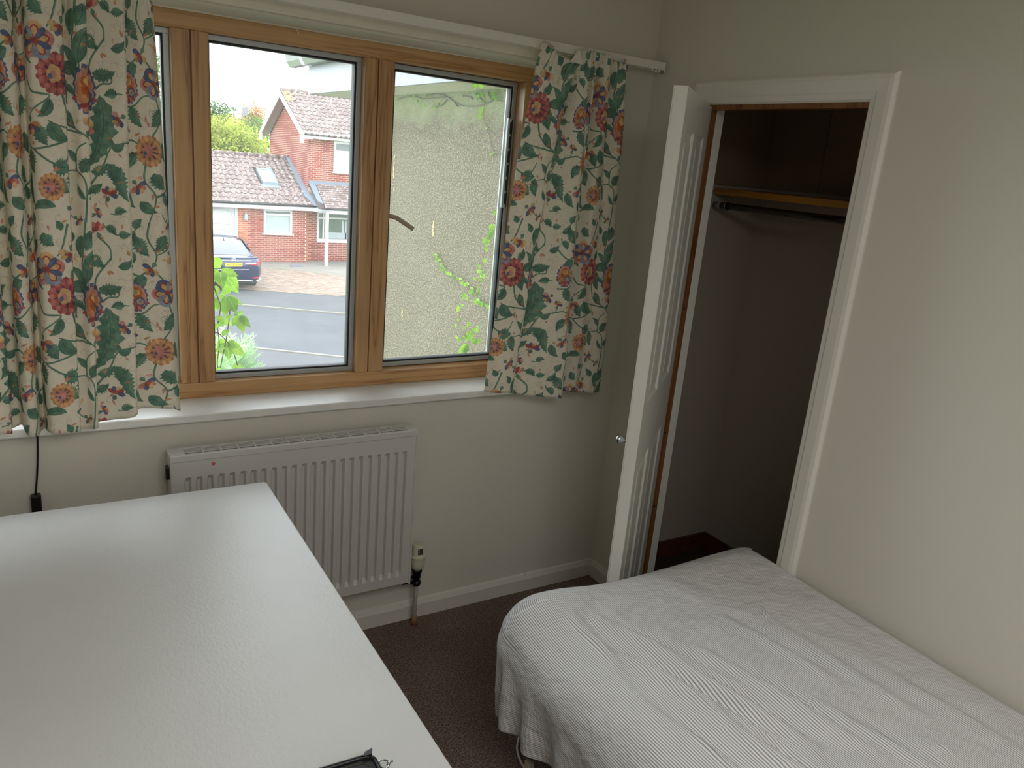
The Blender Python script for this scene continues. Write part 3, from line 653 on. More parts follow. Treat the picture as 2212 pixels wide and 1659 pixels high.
L2 = [((860, 480), (730, 320), 62, .1, 0), ((880, 440), (965, 170), 92, -.1, 0), ((870, 490), (690, 520), 84, .15, 0), ((800, 480), (860, 610), 40, -.2, 0), ((730, 510), (770, 725), 96, .12, 0), ((740, 600), (840, 690), 44, -.2, 0),
      ((1090, 640), (990, 1160), 155, -.13, 1), ((1040, 490), (1220, 465), 78, .12, 1), ((990, 225), (1090, 320), 74, .1, 1), ((910, 40), (870, 195), 84, -.1, 1), ((845, 80), (820, 255), 78, .05, 0), ((640, 400), (690, 290), 70, .2, 0),
      ((560, 700), (470, 830), 62, -.15, 0), ((480, 880), (530, 1020), 84, .1, 1), ((550, 860), (690, 970), 92, .18, 0), ((730, 750), (835, 890), 74, .1, 0), ((390, 1050), (430, 1225), 92, .1, 1), ((560, 1150), (690, 1165), 96, .08, 1),
      ((700, 1185), (745, 1355), 78, .1, 1), ((870, 1200), (955, 1095), 80, -.1, 1), ((1140, 1125), (1190, 1280), 84, -.12, 1), ((560, 1250), (665, 1345), 96, .06, 1), ((365, 1220), (425, 1470), 64, .15, 0), ((565, 1450), (390, 1490), 60, .2, 0),
      ((1235, 1140), (1285, 1395), 80, .12, 1), ((1010, 1190), (1140, 1115), 60, .15, 1), ((820, 1130), (745, 1040), 48, .1, 0), ((1170, 1000), (1265, 965), 54, .2, 0), ((900, 1350), (985, 1255), 44, .1, 0), ((890, 1390), (825, 1285), 40, -.1, 0), ((990, 1330), (1090, 1270), 56, .1, 1),
      ((1400, 80), (1485, 230), 84, .1, 1), ((1610, 60), (1530, 190), 80, -.1, 1), ((1460, 400), (1375, 530), 76, .14, 0), ((1650, 690), (1555, 830), 92, -.1, 1), ((1395, 690), (1485, 840), 76, .1, 1), ((1650, 940), (1705, 1090), 82, .1, 1),
      ((1430, 1030), (1355, 1160), 70, .1, 1), ((1555, 1170), (1645, 1290), 92, .1, 1), ((1440, 1390), (1565, 1465), 76, .12, 0), ((1665, 1420), (1600, 1320), 66, .1, 1), ((1310, 120), (1390, 40), 56, .15, 0), ((400, 120), (350, 240), 62, .1, 0), ((470, 60), (540, 150), 78, .14, 1),
      ((1190, 310), (1290, 250), 56, .2, 0), ((610, 560), (700, 690), 60, -.15, 1), ((380, 330), (450, 480), 50, .16, 0), ((1320, 1300), (1400, 1440), 70, .14, 0), ((1690, 480), (1725, 600), 60, .1, 1), ((760, 130), (700, 40), 56, .1, 0), ((590, 40), (560, -30), 50, .1, 0)]
for a, b_, w_, be, se in L2: leaf2(a, b_, w_*1.18, be, se)
for k in range(70):   # little orange / pink sprigs
    c = (rp.uniform(332, 1725), rp.uniform(-33, 1549)); q = rp.uniform(0, 6.28); petal(c, q, rp.uniform(34, 62), rp.uniform(16, 26), rp.choice((ORG, YEL, PNK, ORG)), .8)
scallop((610, 530), 128, RED, PNK); fivepetal((480, 330), 132, -.3); bigpaisley((945, 610), 92, 150)
smallfl((650, 200), 84, 1.9, [YEL, ORG, BLU, YEL]); smallfl((1040, 50), 76, -2.0, [PNK, BLU, PNK, RED]); smallfl((1240, 790), 66, 2.6, [BLU, PNK, YEL]); smallfl((410, 880), 84, 1.3, [ORG, BLU, YEL])
scallop((545, 1310), 88, ORG, YEL, PNK); smallfl((955, 880), 92, -1.0, [YEL, PNK, ORG]); smallfl((1140, 1355), 70, -1.2, [RED, BLU, YEL]); smallfl((690, 1475), 76, .5, [YEL, BLU, ORG])
scallop((1530, 1010), 104, ORG, YEL, PNK); fivepetal((1600, 520), 116, .5); smallfl((1420, 1270), 72, .9, [BLU, PNK, YEL]); smallfl((1500, 320), 72, 2.2, [YEL, BLU, ORG]); bigpaisley((1380, 560), 62, 100); smallfl((1660, 230), 72, 1.0, [PNK, YEL, RED])
# fill what is still bare with leaves on short stalks
for k in range(900):
    c = np.array([rp.uniform(332, 1725), rp.uniform(-33, 1549)]); p = C2(c).astype(int); R_ = int(rp.uniform(58, 84)*.3014*K)
    yy = (np.arange(p[1]-R_, p[1]+R_)) % IH; xx = (np.arange(p[0]-R_, p[0]+R_)) % IW
    if (COV[yy[:, None], xx[None]] > .3).mean() > .07: continue
    q = rp.uniform(0, 6.28); d = np.array([math.cos(q), math.sin(q)]); R2 = R_/(.3014*K)
    stem2([c-d*R2*1.35, c-d*R2*.5+np.array([-d[1], d[0]])*12, c+d*R2*.2], 9, 7)
    if k % 4 == 0: smallfl(c, R2*.8, q, [rp.choice((ORG, YEL, PNK)), BLU, YEL])
    else: leaf2(c-d*R2*.75, c+d*R2*.8, R2*1.05, rp.uniform(-.15, .15), k % 2)
im = bpy.data.images.new('floral_print', IW, IH, alpha=False)
px = np.ones((IH, IW, 4), np.float32); px[..., :3] = IMG[::-1]; im.pixels.foreach_set(px.ravel()); im.update(); im.pack()

m, nt, N, L, b = mat('floral_curtain_cotton'); out = N['Material Output']
uvn = N.new('ShaderNodeUVMap'); uvn.uv_map = 'UVMap'; ti = N.new('ShaderNodeTexImage'); ti.image = im; ti.extension = 'REPEAT'; L.new(uvn.outputs[0], ti.inputs[0])
L.new(ti.outputs[0], b.inputs['Base Color']); b.inputs['Roughness'].default_value = .85; b.inputs['Specular IOR Level'].default_value = .15
nn = noise(N, L, 18, 4); bump(N, L, nn.outputs['Fac'], b, .25, .006)
tr = N.new('ShaderNodeBsdfTranslucent'); L.new(ti.outputs[0], tr.inputs[0]); mxs = N.new('ShaderNodeMixShader'); mxs.inputs[0].default_value = .16
L.new(b.outputs[0], mxs.inputs[1]); L.new(tr.outputs[0], mxs.inputs[2]); L.new(mxs.outputs[0], out.inputs[0]); M_CURT = m
M_LINING = simple('cream_curtain_lining', (226, 222, 210), .85)

def curtain(name, bot, top, y0, zb, zt, parent, uoff, voff, gather=0.0, exp=1.0, per=7, rows=110, seed=1, dmin=.012):
    """bot/top: lists of (x, depth towards the room), same length; zb/zt: hem and heading heights as functions of parameter 0..1"""
    Bp = np.array(catmull(bot, per)); Tp = np.array(catmull(top, per)); n = len(Bp)
    sl_ = np.r_[0, np.cumsum(np.hypot(*np.diff(Bp, axis=0).T))]; slt = np.r_[0, np.cumsum(np.hypot(*np.diff(Tp, axis=0).T))]
    arc = .5*(sl_+slt*sl_[-1]/slt[-1]); U = arc/(TW*.001143)
    V = []; UVs = []; rg = random.Random(seed); ph = [rg.uniform(0, 6) for _ in range(6)]
    for i in range(rows+1):
        v = i/rows
        for j in range(n):
            s = v**exp; t = j/(n-1)
            x = Bp[j, 0]*s+Tp[j, 0]*(1-s); d = Bp[j, 1]*s+Tp[j, 1]*(1-s)
            d += .003*math.sin(9*v+ph[0]+t*11)*math.sin(t*23+ph[1])+.002*math.sin(21*v+ph[2]+t*31)
            if gather and v < .16:
                g = (1-v/.16)**1.5; d += gather*g*math.sin(arc[j]*2*math.pi/.017); 
            z = zt(t)*(1-v)+zb(t)*v
            if z > 2.07: d = d+(max(d, dmin)-d)*min(1, (z-2.07)/.02)
            V.append((x, y0-d, z)); UVs.append((U[j]+uoff, z/(TH_*.001143)+voff))
    F = [(i*n+j, i*n+j+1, (i+1)*n+j+1, (i+1)*n+j) for i in range(rows) for j in range(n-1)]
    me = bpy.data.meshes.new(name); me.from_pydata(V, [], F); uvl = me.uv_layers.new(name='UVMap')
    li = np.empty(len(me.loops), np.int32); me.loops.foreach_get('vertex_index', li); uvl.data.foreach_set('uv', np.array(UVs, np.float32)[li].ravel())
    me.polygons.foreach_set('use_smooth', [True]*len(me.polygons)); me.materials.append(M_CURT); me.update()
    o = bpy.data.objects.new(name, me); COL.objects.link(o)
    so = o.modifiers.new('thickness', 'SOLIDIFY'); so.thickness = .0012
    if parent: o.parent = parent; o.matrix_parent_inverse = PINV(parent)
    return o
def pw(*pts):
    xs_, ys_ = zip(*pts); return lambda t: float(np.interp(t, xs_, ys_))
LB = [(-.47, .0), (-.40, .035), (-.34, .0), (-.29, .038), (-.22, .01), (-.16, .032), (-.112, .036), (-.098, .034), (-.100, -.008), (-.078, -.014), (-.068, .030), (-.055, .050), (-.040, .040), (-.034, -.004), (-.024, -.022), (-.013, .022), (.004, .040), (.052, .034), (.060, .026), (.060, .000), (.080, .002), (.096, .018), (.104, .016), (.104, -.004), (.140, .004), (.190, .022), (.205, .018), (.206, .004), (.240, .008), (.285, .020), (.310, .014), (.322, -.012), (.318, -.03)]
LT = [(-.42, .0), (-.36, .03), (-.31, .0), (-.26, .034), (-.20, .0), (-.15, .028), (-.098, .032), (-.082, .026), (-.084, -.012), (-.060, -.016), (-.050, .018), (-.036, .030), (-.018, .020), (-.008, -.008), (.004, -.014), (.014, .018), (.030, .030), (.078, .026), (.088, .018), (.089, -.004), (.100, .0), (.118, .018), (.140, .016), (.142, -.006), (.168, .004), (.208, .024), (.222, .018), (.224, -.004), (.238, .004), (.262, .020), (.276, .012), (.284, -.010), (.282, -.028)]
cl_ = empty('curtain', (-.08, YW-.09, 2.1)); tag(cl_, 'cream floral curtain with a drooping hem at the left end of the window', 'curtain', 'floral cotton curtains')
curtain('curtain_cloth', LB, LT, YW-.075, pw((0, .935), (.26, .932), (.30, .945), (.33, .925), (.42, .918), (.47, .924), (.62, .916), (.68, .922), (.78, .945), (.86, .966), (.92, .962), (.965, .944), (1, .948)), lambda t: 2.112, cl_, -.385, .262, .004, .8, seed=3, dmin=.010)
RB = [(1.342, .000), (1.360, .022), (1.400, .030), (1.440, .024), (1.452, .012), (1.450, -.010), (1.475, -.004), (1.530, .020), (1.590, .036), (1.640, .044), (1.664, .036), (1.667, .004), (1.672, -.018), (1.700, -.004), (1.730, .018), (1.770, .004), (1.800, .020), (1.835, .022), (1.866, .010), (1.880, -.010)]
RT = [(1.450, .016), (1.462, .034), (1.490, .040), (1.540, .040), (1.582, .034), (1.590, .010), (1.580, -.016), (1.592, -.028), (1.612, .010), (1.634, .024), (1.655, -.012), (1.668, .020), (1.684, -.020), (1.692, -.030), (1.705, .018), (1.722, .024), (1.740, -.022), (1.760, .016), (1.786, .026), (1.804, -.008)]
cr_ = empty('curtain', (1.62, YW-.09, 2.1)); tag(cr_, 'gathered cream floral curtain bunched beside the cupboard at the right window end', 'curtain', 'floral cotton curtains')
curtain('curtain_cloth', RB, RT, YW-.085, pw((0, .932), (.20, .926), (.26, .915), (.5, .890), (.56, .892), (.66, .905), (.9, .893), (1, .895)),
        pw((0, 2.120), (.05, 2.118), (.12, 2.085), (.20, 2.068), (.30, 2.064), (.335, 2.068), (.36, 2.112), (.42, 2.120), (.78, 2.118), (.86, 2.108), (.93, 2.092), (.97, 2.112), (1, 2.118)), cr_, .12, .135, .006, .62, seed=5, dmin=.002)
fl = MB(); fl.add([(1.548, YW-.120, 2.070), (1.606, YW-.118, 2.068), (1.590, YW-.108, 2.116), (1.588, YW-.110, 2.072)], [(0, 1, 2)]); fl.v += []; 
flo = fl.build('turned_heading', M_LINING, cr_); flo.modifiers.new('thickness', 'SOLIDIFY').thickness = .001
# curtain track
tk = empty('curtain_track', (.6, YW-.07, 2.11)); tag(tk, 'white curtain track running along the wall above the window', 'curtain track')
tr_ = MB(); prof = [(YW-.022, 2.103), (YW-.022, 2.129), (YW-.080, 2.129), (YW-.080, 2.101), (YW-.076, 2.101), (YW-.076, 2.125), (YW-.040, 2.125), (YW-.040, 2.103)]
tr_.prism(prof, 'x', -.80, 1.992); tr_.build('track_rail', M_GLOSS, tk, bevel=.0015)
MB().box(1.9905, 1.996, YW-.082, YW-.022, 2.098, 2.131).build('end_cap', M_GLOSS, tk, bevel=.002)
for k in range(3):
    MB().lathe([(.004, 0), (.005, .002), (.005, .006), (.003, .008)], (1.945+k*.016, YW-.070, 2.094), n=10).build('glider', M_WHITEP, tk, True)
MB().lathe([(.004, 0), (.007, .004), (.007, .010), (.004, .012)], (1.986, YW-.074, 2.089), n=10).build('end_stop', M_STEEL, tk, True)
VL = [[[0.5359,2.8338,1.2902],[0.5092,2.8157,1.3334],0.0312],[[0.5396,2.847,1.2838],[0.5951,2.8247,1.2634],0.0242],[[0.5485,2.8726,1.2755],[0.6078,2.888,1.1891],0.0432],[[0.5314,2.8113,1.281],[0.5312,2.7727,1.2312],0.0366],[[0.5281,2.8359,1.2855],[0.5117,2.8395,1.265],0.0198],[[0.5697,2.9096,1.184],[0.5705,2.8966,1.2204],0.0265],[[0.5637,2.8936,1.1856],[0.5426,2.8803,1.1898],0.0205],[[0.5725,2.8739,1.1907],[0.6249,2.8834,1.1419],0.0105],[[0.5667,2.8735,1.1834],[0.5884,2.8327,1.1291],0.0379],[[0.5575,2.8623,1.1827],[0.546,2.8304,1.113],0.0261],[[0.5562,2.8771,1.1799],[0.5484,2.8927,1.1145],0.0233],[[0.5309,2.8858,1.2196],[0.5194,2.8644,1.1857],0.0203],[[0.5217,2.8401,1.1874],[0.5227,2.858,1.1283],0.02],[[0.5406,2.8966,1.1853],[0.5545,2.8835,1.1699],0.0146],[[0.6071,2.8819,1.1124],[0.6042,2.8404,1.1376],0.0154],[[0.6055,2.8814,1.1095],[0.5741,2.8369,1.0805],0.0207],[[0.5997,2.8495,1.1149],[0.6075,2.8134,1.0578],0.027],[[0.6036,2.8545,1.1147],[0.6321,2.809,1.0795],0.022],[[0.6082,2.8979,1.1075],[0.5926,2.9111,1.1142],0.0143],[[0.5433,2.8236,1.1116],[0.5101,2.8284,1.1173],0.015],[[0.5621,2.9065,1.0932],[0.5824,2.896,1.0676],0.0196],[[0.5513,2.8727,1.0978],[0.5283,2.8716,1.0703],0.017],[[0.5533,2.8607,1.1048],[0.5814,2.8537,1.119],0.0117],[[0.521,2.8451,1.0928],[0.5106,2.8241,1.0669],0.0202],[[0.5426,2.8684,1.0426],[0.5643,2.8251,1.0692],0.0165],[[0.5653,2.8782,1.0145],[0.6182,2.8332,0.9675],0.0356],[[0.5687,2.8956,1.0116],[0.5932,2.8463,0.9967],0.0257],[[0.5627,2.8771,1.0118],[0.57,2.8857,0.9379],0.0273],[[0.5645,2.8961,1.0071],[0.5267,2.8485,0.9872],0.0239],[[0.5625,2.9005,1.0092],[0.5231,2.8806,0.9975],0.0299],[[0.54,2.8814,0.9874],[0.5224,2.8866,0.9747],0.0148],[[0.5422,2.8932,0.9828],[0.5471,2.873,0.9671],0.0125],[[0.5945,2.8385,0.9281],[0.5714,2.8541,0.9197],0.0137],[[0.6073,2.8954,0.9118],[0.6191,2.8461,0.9127],0.0158],[[0.5904,2.8189,0.9321],[0.5798,2.7828,0.9229],0.0118],[[0.5975,2.851,0.9257],[0.6071,2.8605,0.9331],0.0084],[[0.5307,2.8394,0.9133],[0.5067,2.8056,0.9378],0.0147],[[0.5415,2.8973,0.8934],[0.5684,2.9142,0.8886],0.0168],[[0.522,2.8715,1.027],[0.5224,2.8883,1.0351],0.0147],[[0.52,2.8818,0.9668],[0.5305,2.8787,0.9548],0.0178],[[0.5226,2.8981,0.9471],[0.519,2.8494,0.9357],0.0179]]
VLS = [[[[0.519,2.87,1.2542],[0.5309,2.87,1.234],[0.5442,2.87,1.2077]],0.0022],[[[0.5197,2.87,1.2166],[0.5326,2.87,1.1757],[0.5404,2.87,1.1432],[0.5296,2.87,1.0781],[0.5339,2.87,1.0087],[0.5257,2.87,0.9359],[0.5321,2.87,0.901]],0.002],[[[0.5563,2.87,1.1827],[0.5724,2.87,1.1396],[0.5628,2.87,1.0529],[0.5535,2.87,1.0018],[0.5428,2.87,0.9503],[0.5335,2.87,0.9009]],0.002],[[[0.5194,2.87,1.053],[0.536,2.87,1.0449],[0.572,2.87,1.0009],[0.5886,2.87,0.9571],[0.601,2.87,0.9035]],0.002],[[[0.5399,2.87,1.2802],[0.5287,2.87,1.2657],[0.519,2.87,1.2542]],0.0016],[[[0.519,2.87,1.2542],[0.5072,2.87,1.2742],[0.4915,2.87,1.2969]],0.0022],[[[0.5197,2.87,1.2166],[0.5092,2.87,1.2398],[0.4908,2.87,1.2627]],0.0022],[[[0.6032,2.87,1.1135],[0.5876,2.87,1.1154],[0.5711,2.87,1.1068]],0.0012],[[[0.5522,2.87,1.1013],[0.5396,2.87,1.0957],[0.5305,2.87,1.087]],0.0012]]
VR = [[[1.6582,2.99,1.2639],[1.6593,2.9619,1.2423],0.0164],[[1.6975,2.99,1.4638],[1.7057,3.0121,1.4382],0.0134],[[1.6816,2.99,1.4015],[1.6571,2.9912,1.383],0.0174],[[1.6545,2.99,1.1843],[1.6537,2.9904,1.1615],0.0124],[[1.6675,2.99,1.3173],[1.6874,2.9913,1.2965],0.0147],[[1.662,2.99,1.2458],[1.6709,2.9969,1.2292],0.0087],[[1.6551,2.99,1.1972],[1.6468,2.9812,1.1836],0.0087],[[1.632,2.99,1.1238],[1.6708,3.0178,1.1093],0.013],[[1.6913,2.99,1.4351],[1.6817,2.9788,1.4123],0.0136],[[1.6737,2.99,1.3661],[1.6728,2.9616,1.3479],0.0141],[[1.6564,2.99,1.2307],[1.662,2.9743,1.211],0.0139],[[1.6978,2.99,1.4662],[1.6825,2.98,1.445],0.0137],[[1.6061,2.99,1.0122],[1.5975,2.999,0.9982],0.0101],[[1.5952,2.99,0.9706],[1.5982,2.9714,0.9609],0.0099],[[1.6131,2.99,1.0317],[1.6365,2.9985,1.0125],0.0129],[[1.6133,2.99,1.0322],[1.6213,2.9763,1.0244],0.0097],[[1.6767,2.99,1.3811],[1.6723,2.9694,1.3614],0.0128],[[1.7241,2.99,1.5273],[1.7127,3.017,1.5037],0.0191],[[1.5967,2.99,0.9624],[1.5898,2.9911,0.9496],0.0082],[[1.6818,2.99,1.4139],[1.6912,2.9772,1.3987],0.0124],[[1.6179,2.99,1.028],[1.6194,3.0138,1.0147],0.0077],[[1.6005,2.99,0.97],[1.613,2.978,0.9659],0.0106],[[1.6541,2.99,1.1676],[1.6558,2.9805,1.1482],0.0118],[[1.6971,2.99,1.4346],[1.692,2.9718,1.4062],0.017],[[1.666,2.99,1.2475],[1.6987,3.0084,1.2264],0.0148],[[1.6171,2.99,1.022],[1.6067,2.9763,1.0122],0.0074],[[1.7129,3.04,1.3996],[1.7038,3.0101,1.3786],0.014],[[1.7252,3.04,1.4632],[1.7564,3.0613,1.4499],0.0116],[[1.7263,3.04,1.4586],[1.7465,3.0488,1.4346],0.0148],[[1.6526,3.04,1.2253],[1.6702,3.0433,1.2106],0.011],[[1.6184,3.04,1.1435],[1.6396,3.0463,1.1328],0.0105],[[1.6074,3.04,1.1021],[1.592,3.0323,1.0901],0.0101],[[1.6774,3.04,1.2852],[1.6768,3.0247,1.2626],0.0141],[[1.6652,3.04,1.2583],[1.7016,3.0628,1.2431],0.0138],[[1.6015,3.04,1.0371],[1.5869,3.0378,1.0282],0.0093],[[1.732,3.04,1.4466],[1.7281,3.0501,1.4162],0.0174],[[1.6192,3.04,1.1347],[1.6269,3.0186,1.1274],0.0117],[[1.6028,3.04,1.1047],[1.6058,3.0207,1.1011],0.0079],[[2.285,4.7634,1.0946],[2.2597,4.6698,1.0975],0.0101],[[2.285,4.1198,0.9032],[2.2676,4.1477,0.8864],0.0159],[[2.285,4.0352,0.8947],[2.2697,4.0276,0.8837],0.0083],[[2.285,4.0911,0.9003],[2.257,4.0608,0.8923],0.009],[[2.285,4.7347,1.0855],[2.2602,4.6866,1.0762],0.0081],[[2.285,4.5538,1.011],[2.2665,4.4856,1.0061],0.0104],[[2.285,4.0652,0.8977],[2.2731,4.0233,0.8844],0.0116],[[2.285,4.3934,0.994],[2.27,4.3148,0.9971],0.0125],[[2.285,3.9164,0.8966],[2.2802,3.9327,0.8747],0.0115],[[2.285,4.1078,0.902],[2.2695,4.1025,0.8757],0.0151],[[2.285,4.2571,0.9804],[2.2805,4.2995,0.9586],0.0143],[[2.285,4.7088,1.0753],[2.2695,4.725,1.0617],0.0122],[[2.285,4.2971,0.9844],[2.277,4.2307,0.9764],0.0152],[[2.285,4.6157,1.0215],[2.278,4.5681,1.0054],0.0137],[[2.285,4.1076,0.902],[2.2638,4.0282,0.8893],0.0169],[[2.285,4.3273,0.9874],[2.277,4.3219,0.9558],0.0165],[[2.285,4.5935,1.0152],[2.2735,4.5651,1.0026],0.0086],[[2.285,4.6385,1.0347],[2.2618,4.5654,1.0269],0.011],[[2.285,4.6638,1.0493],[2.267,4.6175,1.0251],0.0157],[[2.285,4.2724,0.9819],[2.2683,4.2893,0.9573],0.0162],[[2.285,4.2595,0.9806],[2.273,4.286,0.9581],0.0151],[[2.285,4.0786,0.8991],[2.2781,4.0536,0.8701],0.0169],[[2.285,4.5656,1.0122],[2.2562,4.5346,0.9888],0.0158],[[2.285,3.9978,0.8936],[2.2772,3.9517,0.8897],0.0101],[[2.285,4.6258,1.0273],[2.258,4.6214,1.0109],0.0145],[[2.285,4.5335,1.0088],[2.2723,4.4665,0.9901],0.0172],[[2.285,4.0817,0.8994],[2.26,4.0041,0.9074],0.0088],[[2.285,4.4773,1.0029],[2.2647,4.4444,0.9847],0.012],[[2.285,4.7791,1.0995],[2.2704,4.7412,1.092],0.0065],[[2.285,4.6059,1.0165],[2.2733,4.6394,1.0012],0.0139],[[2.285,4.2098,0.9566],[2.265,4.1483,0.953],0.0093],[[2.285,4.6926,1.0659],[2.2821,4.7408,1.0457],0.0138],[[2.285,3.9376,0.8958],[2.2623,3.9248,0.8817],0.0112],[[2.285,4.4716,1.0023],[2.2608,4.4457,0.9785],0.0152],[[2.285,4.5171,1.0071],[2.2648,4.5423,0.9919],0.016],[[2.285,4.2156,0.9605],[2.2744,4.1919,0.9463],0.0092],[[2.285,4.0891,0.9001],[2.2795,4.0842,0.8725],0.0143],[[2.285,4.1391,0.9098],[2.2583,4.0442,0.9108],0.014],[[2.285,4.1325,0.9054],[2.2808,4.1583,0.8927],0.0092],[[2.285,4.4191,0.9967],[2.2684,4.3985,0.97],0.0155],[[2.285,4.1378,0.909],[2.2797,4.0995,0.8949],0.0124],[[2.285,4.7296,1.0839],[2.2687,4.7247,1.067],0.0111],[[2.285,4.0745,0.8987],[2.2735,4.0235,0.8908],0.0113],[[2.285,3.9847,0.8941],[2.2776,3.9689,0.8807],0.0082],[[2.285,4.0549,0.8967],[2.2729,4.0098,0.8857],0.0112],[[2.285,4.2118,0.958],[2.2596,4.1349,0.944],0.0155],[[2.285,4.693,1.0662],[2.2816,4.6491,1.0646],0.0089],[[2.285,4.0482,0.896],[2.2793,3.9902,0.8887],0.0147],[[2.285,4.3238,0.987],[2.2625,4.3268,0.9656],0.0155],[[2.285,4.1761,0.9343],[2.2792,4.1513,0.9207],0.0095],[[2.285,4.2218,0.9646],[2.2775,4.164,0.9567],0.0136],[[2.285,4.0465,0.8959],[2.2583,4.021,0.8898],0.0082],[[2.285,3.9322,0.896],[2.2675,3.9039,0.8795],0.0113],[[2.285,4.1473,0.9152],[2.276,4.1594,0.882],0.0173],[[2.285,3.9935,0.8938],[2.2632,3.9639,0.8761],0.0123],[[2.285,4.7845,1.1012],[2.2702,4.7675,1.0877],0.0086],[[2.285,4.2247,0.9665],[2.2691,4.154,0.9628],0.0125],[[2.285,4.7524,1.0911],[2.2717,4.7368,1.0772],0.0086],[[2.285,4.1943,0.9464],[2.2809,4.2465,0.919],0.0172],[[2.285,4.0394,0.8952],[2.2742,3.9673,0.9006],0.0137],[[1.6803,3.1,0.9032],[1.6094,3.08,0.8412],0.0316],[[1.6805,3.1,0.9006],[1.6399,3.08,0.85],0.0255],[[1.6816,3.1,0.9006],[1.6564,3.08,0.857],0.0229],[[1.6985,3.1,0.9626],[1.6602,3.08,0.9168],0.0305],[[1.7012,3.1,0.9651],[1.7097,3.08,0.9772],0.0153],[[1.7247,3.1,0.925],[1.6896,3.08,0.9077],0.023],[[1.7283,3.1,0.9511],[1.7194,3.08,0.9975],0.0143],[[1.7306,3.1,0.9247],[1.7333,3.08,0.9032],0.023],[[1.6441,3.1,0.9282],[1.6149,3.08,0.9187],0.0121],[[1.6355,3.1,0.9286],[1.6034,3.08,0.9449],0.0091],[[1.6131,3.1,1.0015],[1.6016,3.08,0.9834],0.011],[[1.6238,3.1,1.0826],[1.6028,3.08,1.0568],0.0169],[[1.6499,3.1,1.1427],[1.6281,3.08,1.1117],0.0179],[[2.285,4.2496,1.9893],[2.27,4.2498,1.9581],0.0225],[[2.285,4.2309,2.0365],[2.27,4.246,1.9759],0.0211],[[2.285,4.1906,1.9064],[2.27,4.1385,1.9114],0.0124],[[2.285,4.11,1.7656],[2.27,4.035,1.7789],0.0124],[[2.285,4.2809,2.1098],[2.26,4.2335,2.0776],0.0151],[[2.285,4.2436,2.067],[2.26,4.2086,2.0483],0.0088],[[2.285,4.0698,2.0777],[2.26,4.063,2.0592],0.0129],[[2.285,4.1101,2.0918],[2.26,4.0963,2.0663],0.0146],[[2.285,4.0702,2.0861],[2.26,4.0451,2.0645],0.0112],[[2.285,4.3242,2.1128],[2.26,4.244,2.097],0.0094],[[2.285,4.3024,2.088],[2.26,4.2718,2.0637],0.0121],[[2.285,4.2121,2.0781],[2.26,4.1434,2.0548],0.0113],[[2.285,4.104,2.0887],[2.26,4.0188,2.0634],0.0144],[[2.285,4.1163,2.0907],[2.26,4.0544,2.0658],0.0116],[[2.285,4.1578,2.0991],[2.26,4.078,2.086],0.0092],[[2.285,4.0977,2.1018],[2.26,4.0463,2.0809],0.009],[[2.285,4.2885,2.1051],[2.26,4.2304,2.0842],0.0091],[[2.285,4.3523,2.1099],[2.26,4.2694,2.0884],0.0118],[[2.285,4.3417,2.1143],[2.26,4.2849,2.0894],0.0111],[[2.285,4.1243,2.1072],[2.26,4.0664,2.0836],0.0106],[[2.285,4.3453,2.0638],[2.26,4.2748,2.0465],0.0087],[[2.285,4.1986,2.1032],[2.26,4.1596,2.0805],0.0104],[[2.285,4.319,2.1122],[2.26,4.2878,2.0916],0.01],[[2.285,4.0935,2.0852],[2.26,4.0778,2.0703],0.0098],[[2.285,4.2737,2.0997],[2.26,4.2558,2.0772],0.0127],[[2.285,4.2428,2.108],[2.26,4.2147,2.0776],0.0153],[[2.285,4.161,2.1106],[2.26,4.0854,2.0975],0.0083],[[2.285,4.303,2.1126],[2.26,4.2096,2.0934],0.013],[[2.285,5.3696,2.1424],[2.27,5.3236,2.113],0.0134],[[2.285,5.2474,2.122],[2.27,5.2024,2.0932],0.0132],[[2.285,5.1806,2.0896],[2.27,5.1361,2.0612],0.0131],[[2.285,5.0462,2.0602],[2.27,5.0028,2.0325],0.0128],[[2.285,4.91,2.0417],[2.27,4.8678,2.0146],0.0126],[[2.285,4.8403,2.0637],[2.27,4.7987,2.0368],0.0124],[[2.285,5.0207,2.1233],[2.27,4.9777,2.0954],0.0127],[[1.4506,2.75,2.0252],[1.4377,2.74,1.9803],0.0207],[[1.4731,2.75,2.028],[1.4649,2.74,1.9861],0.0224]]
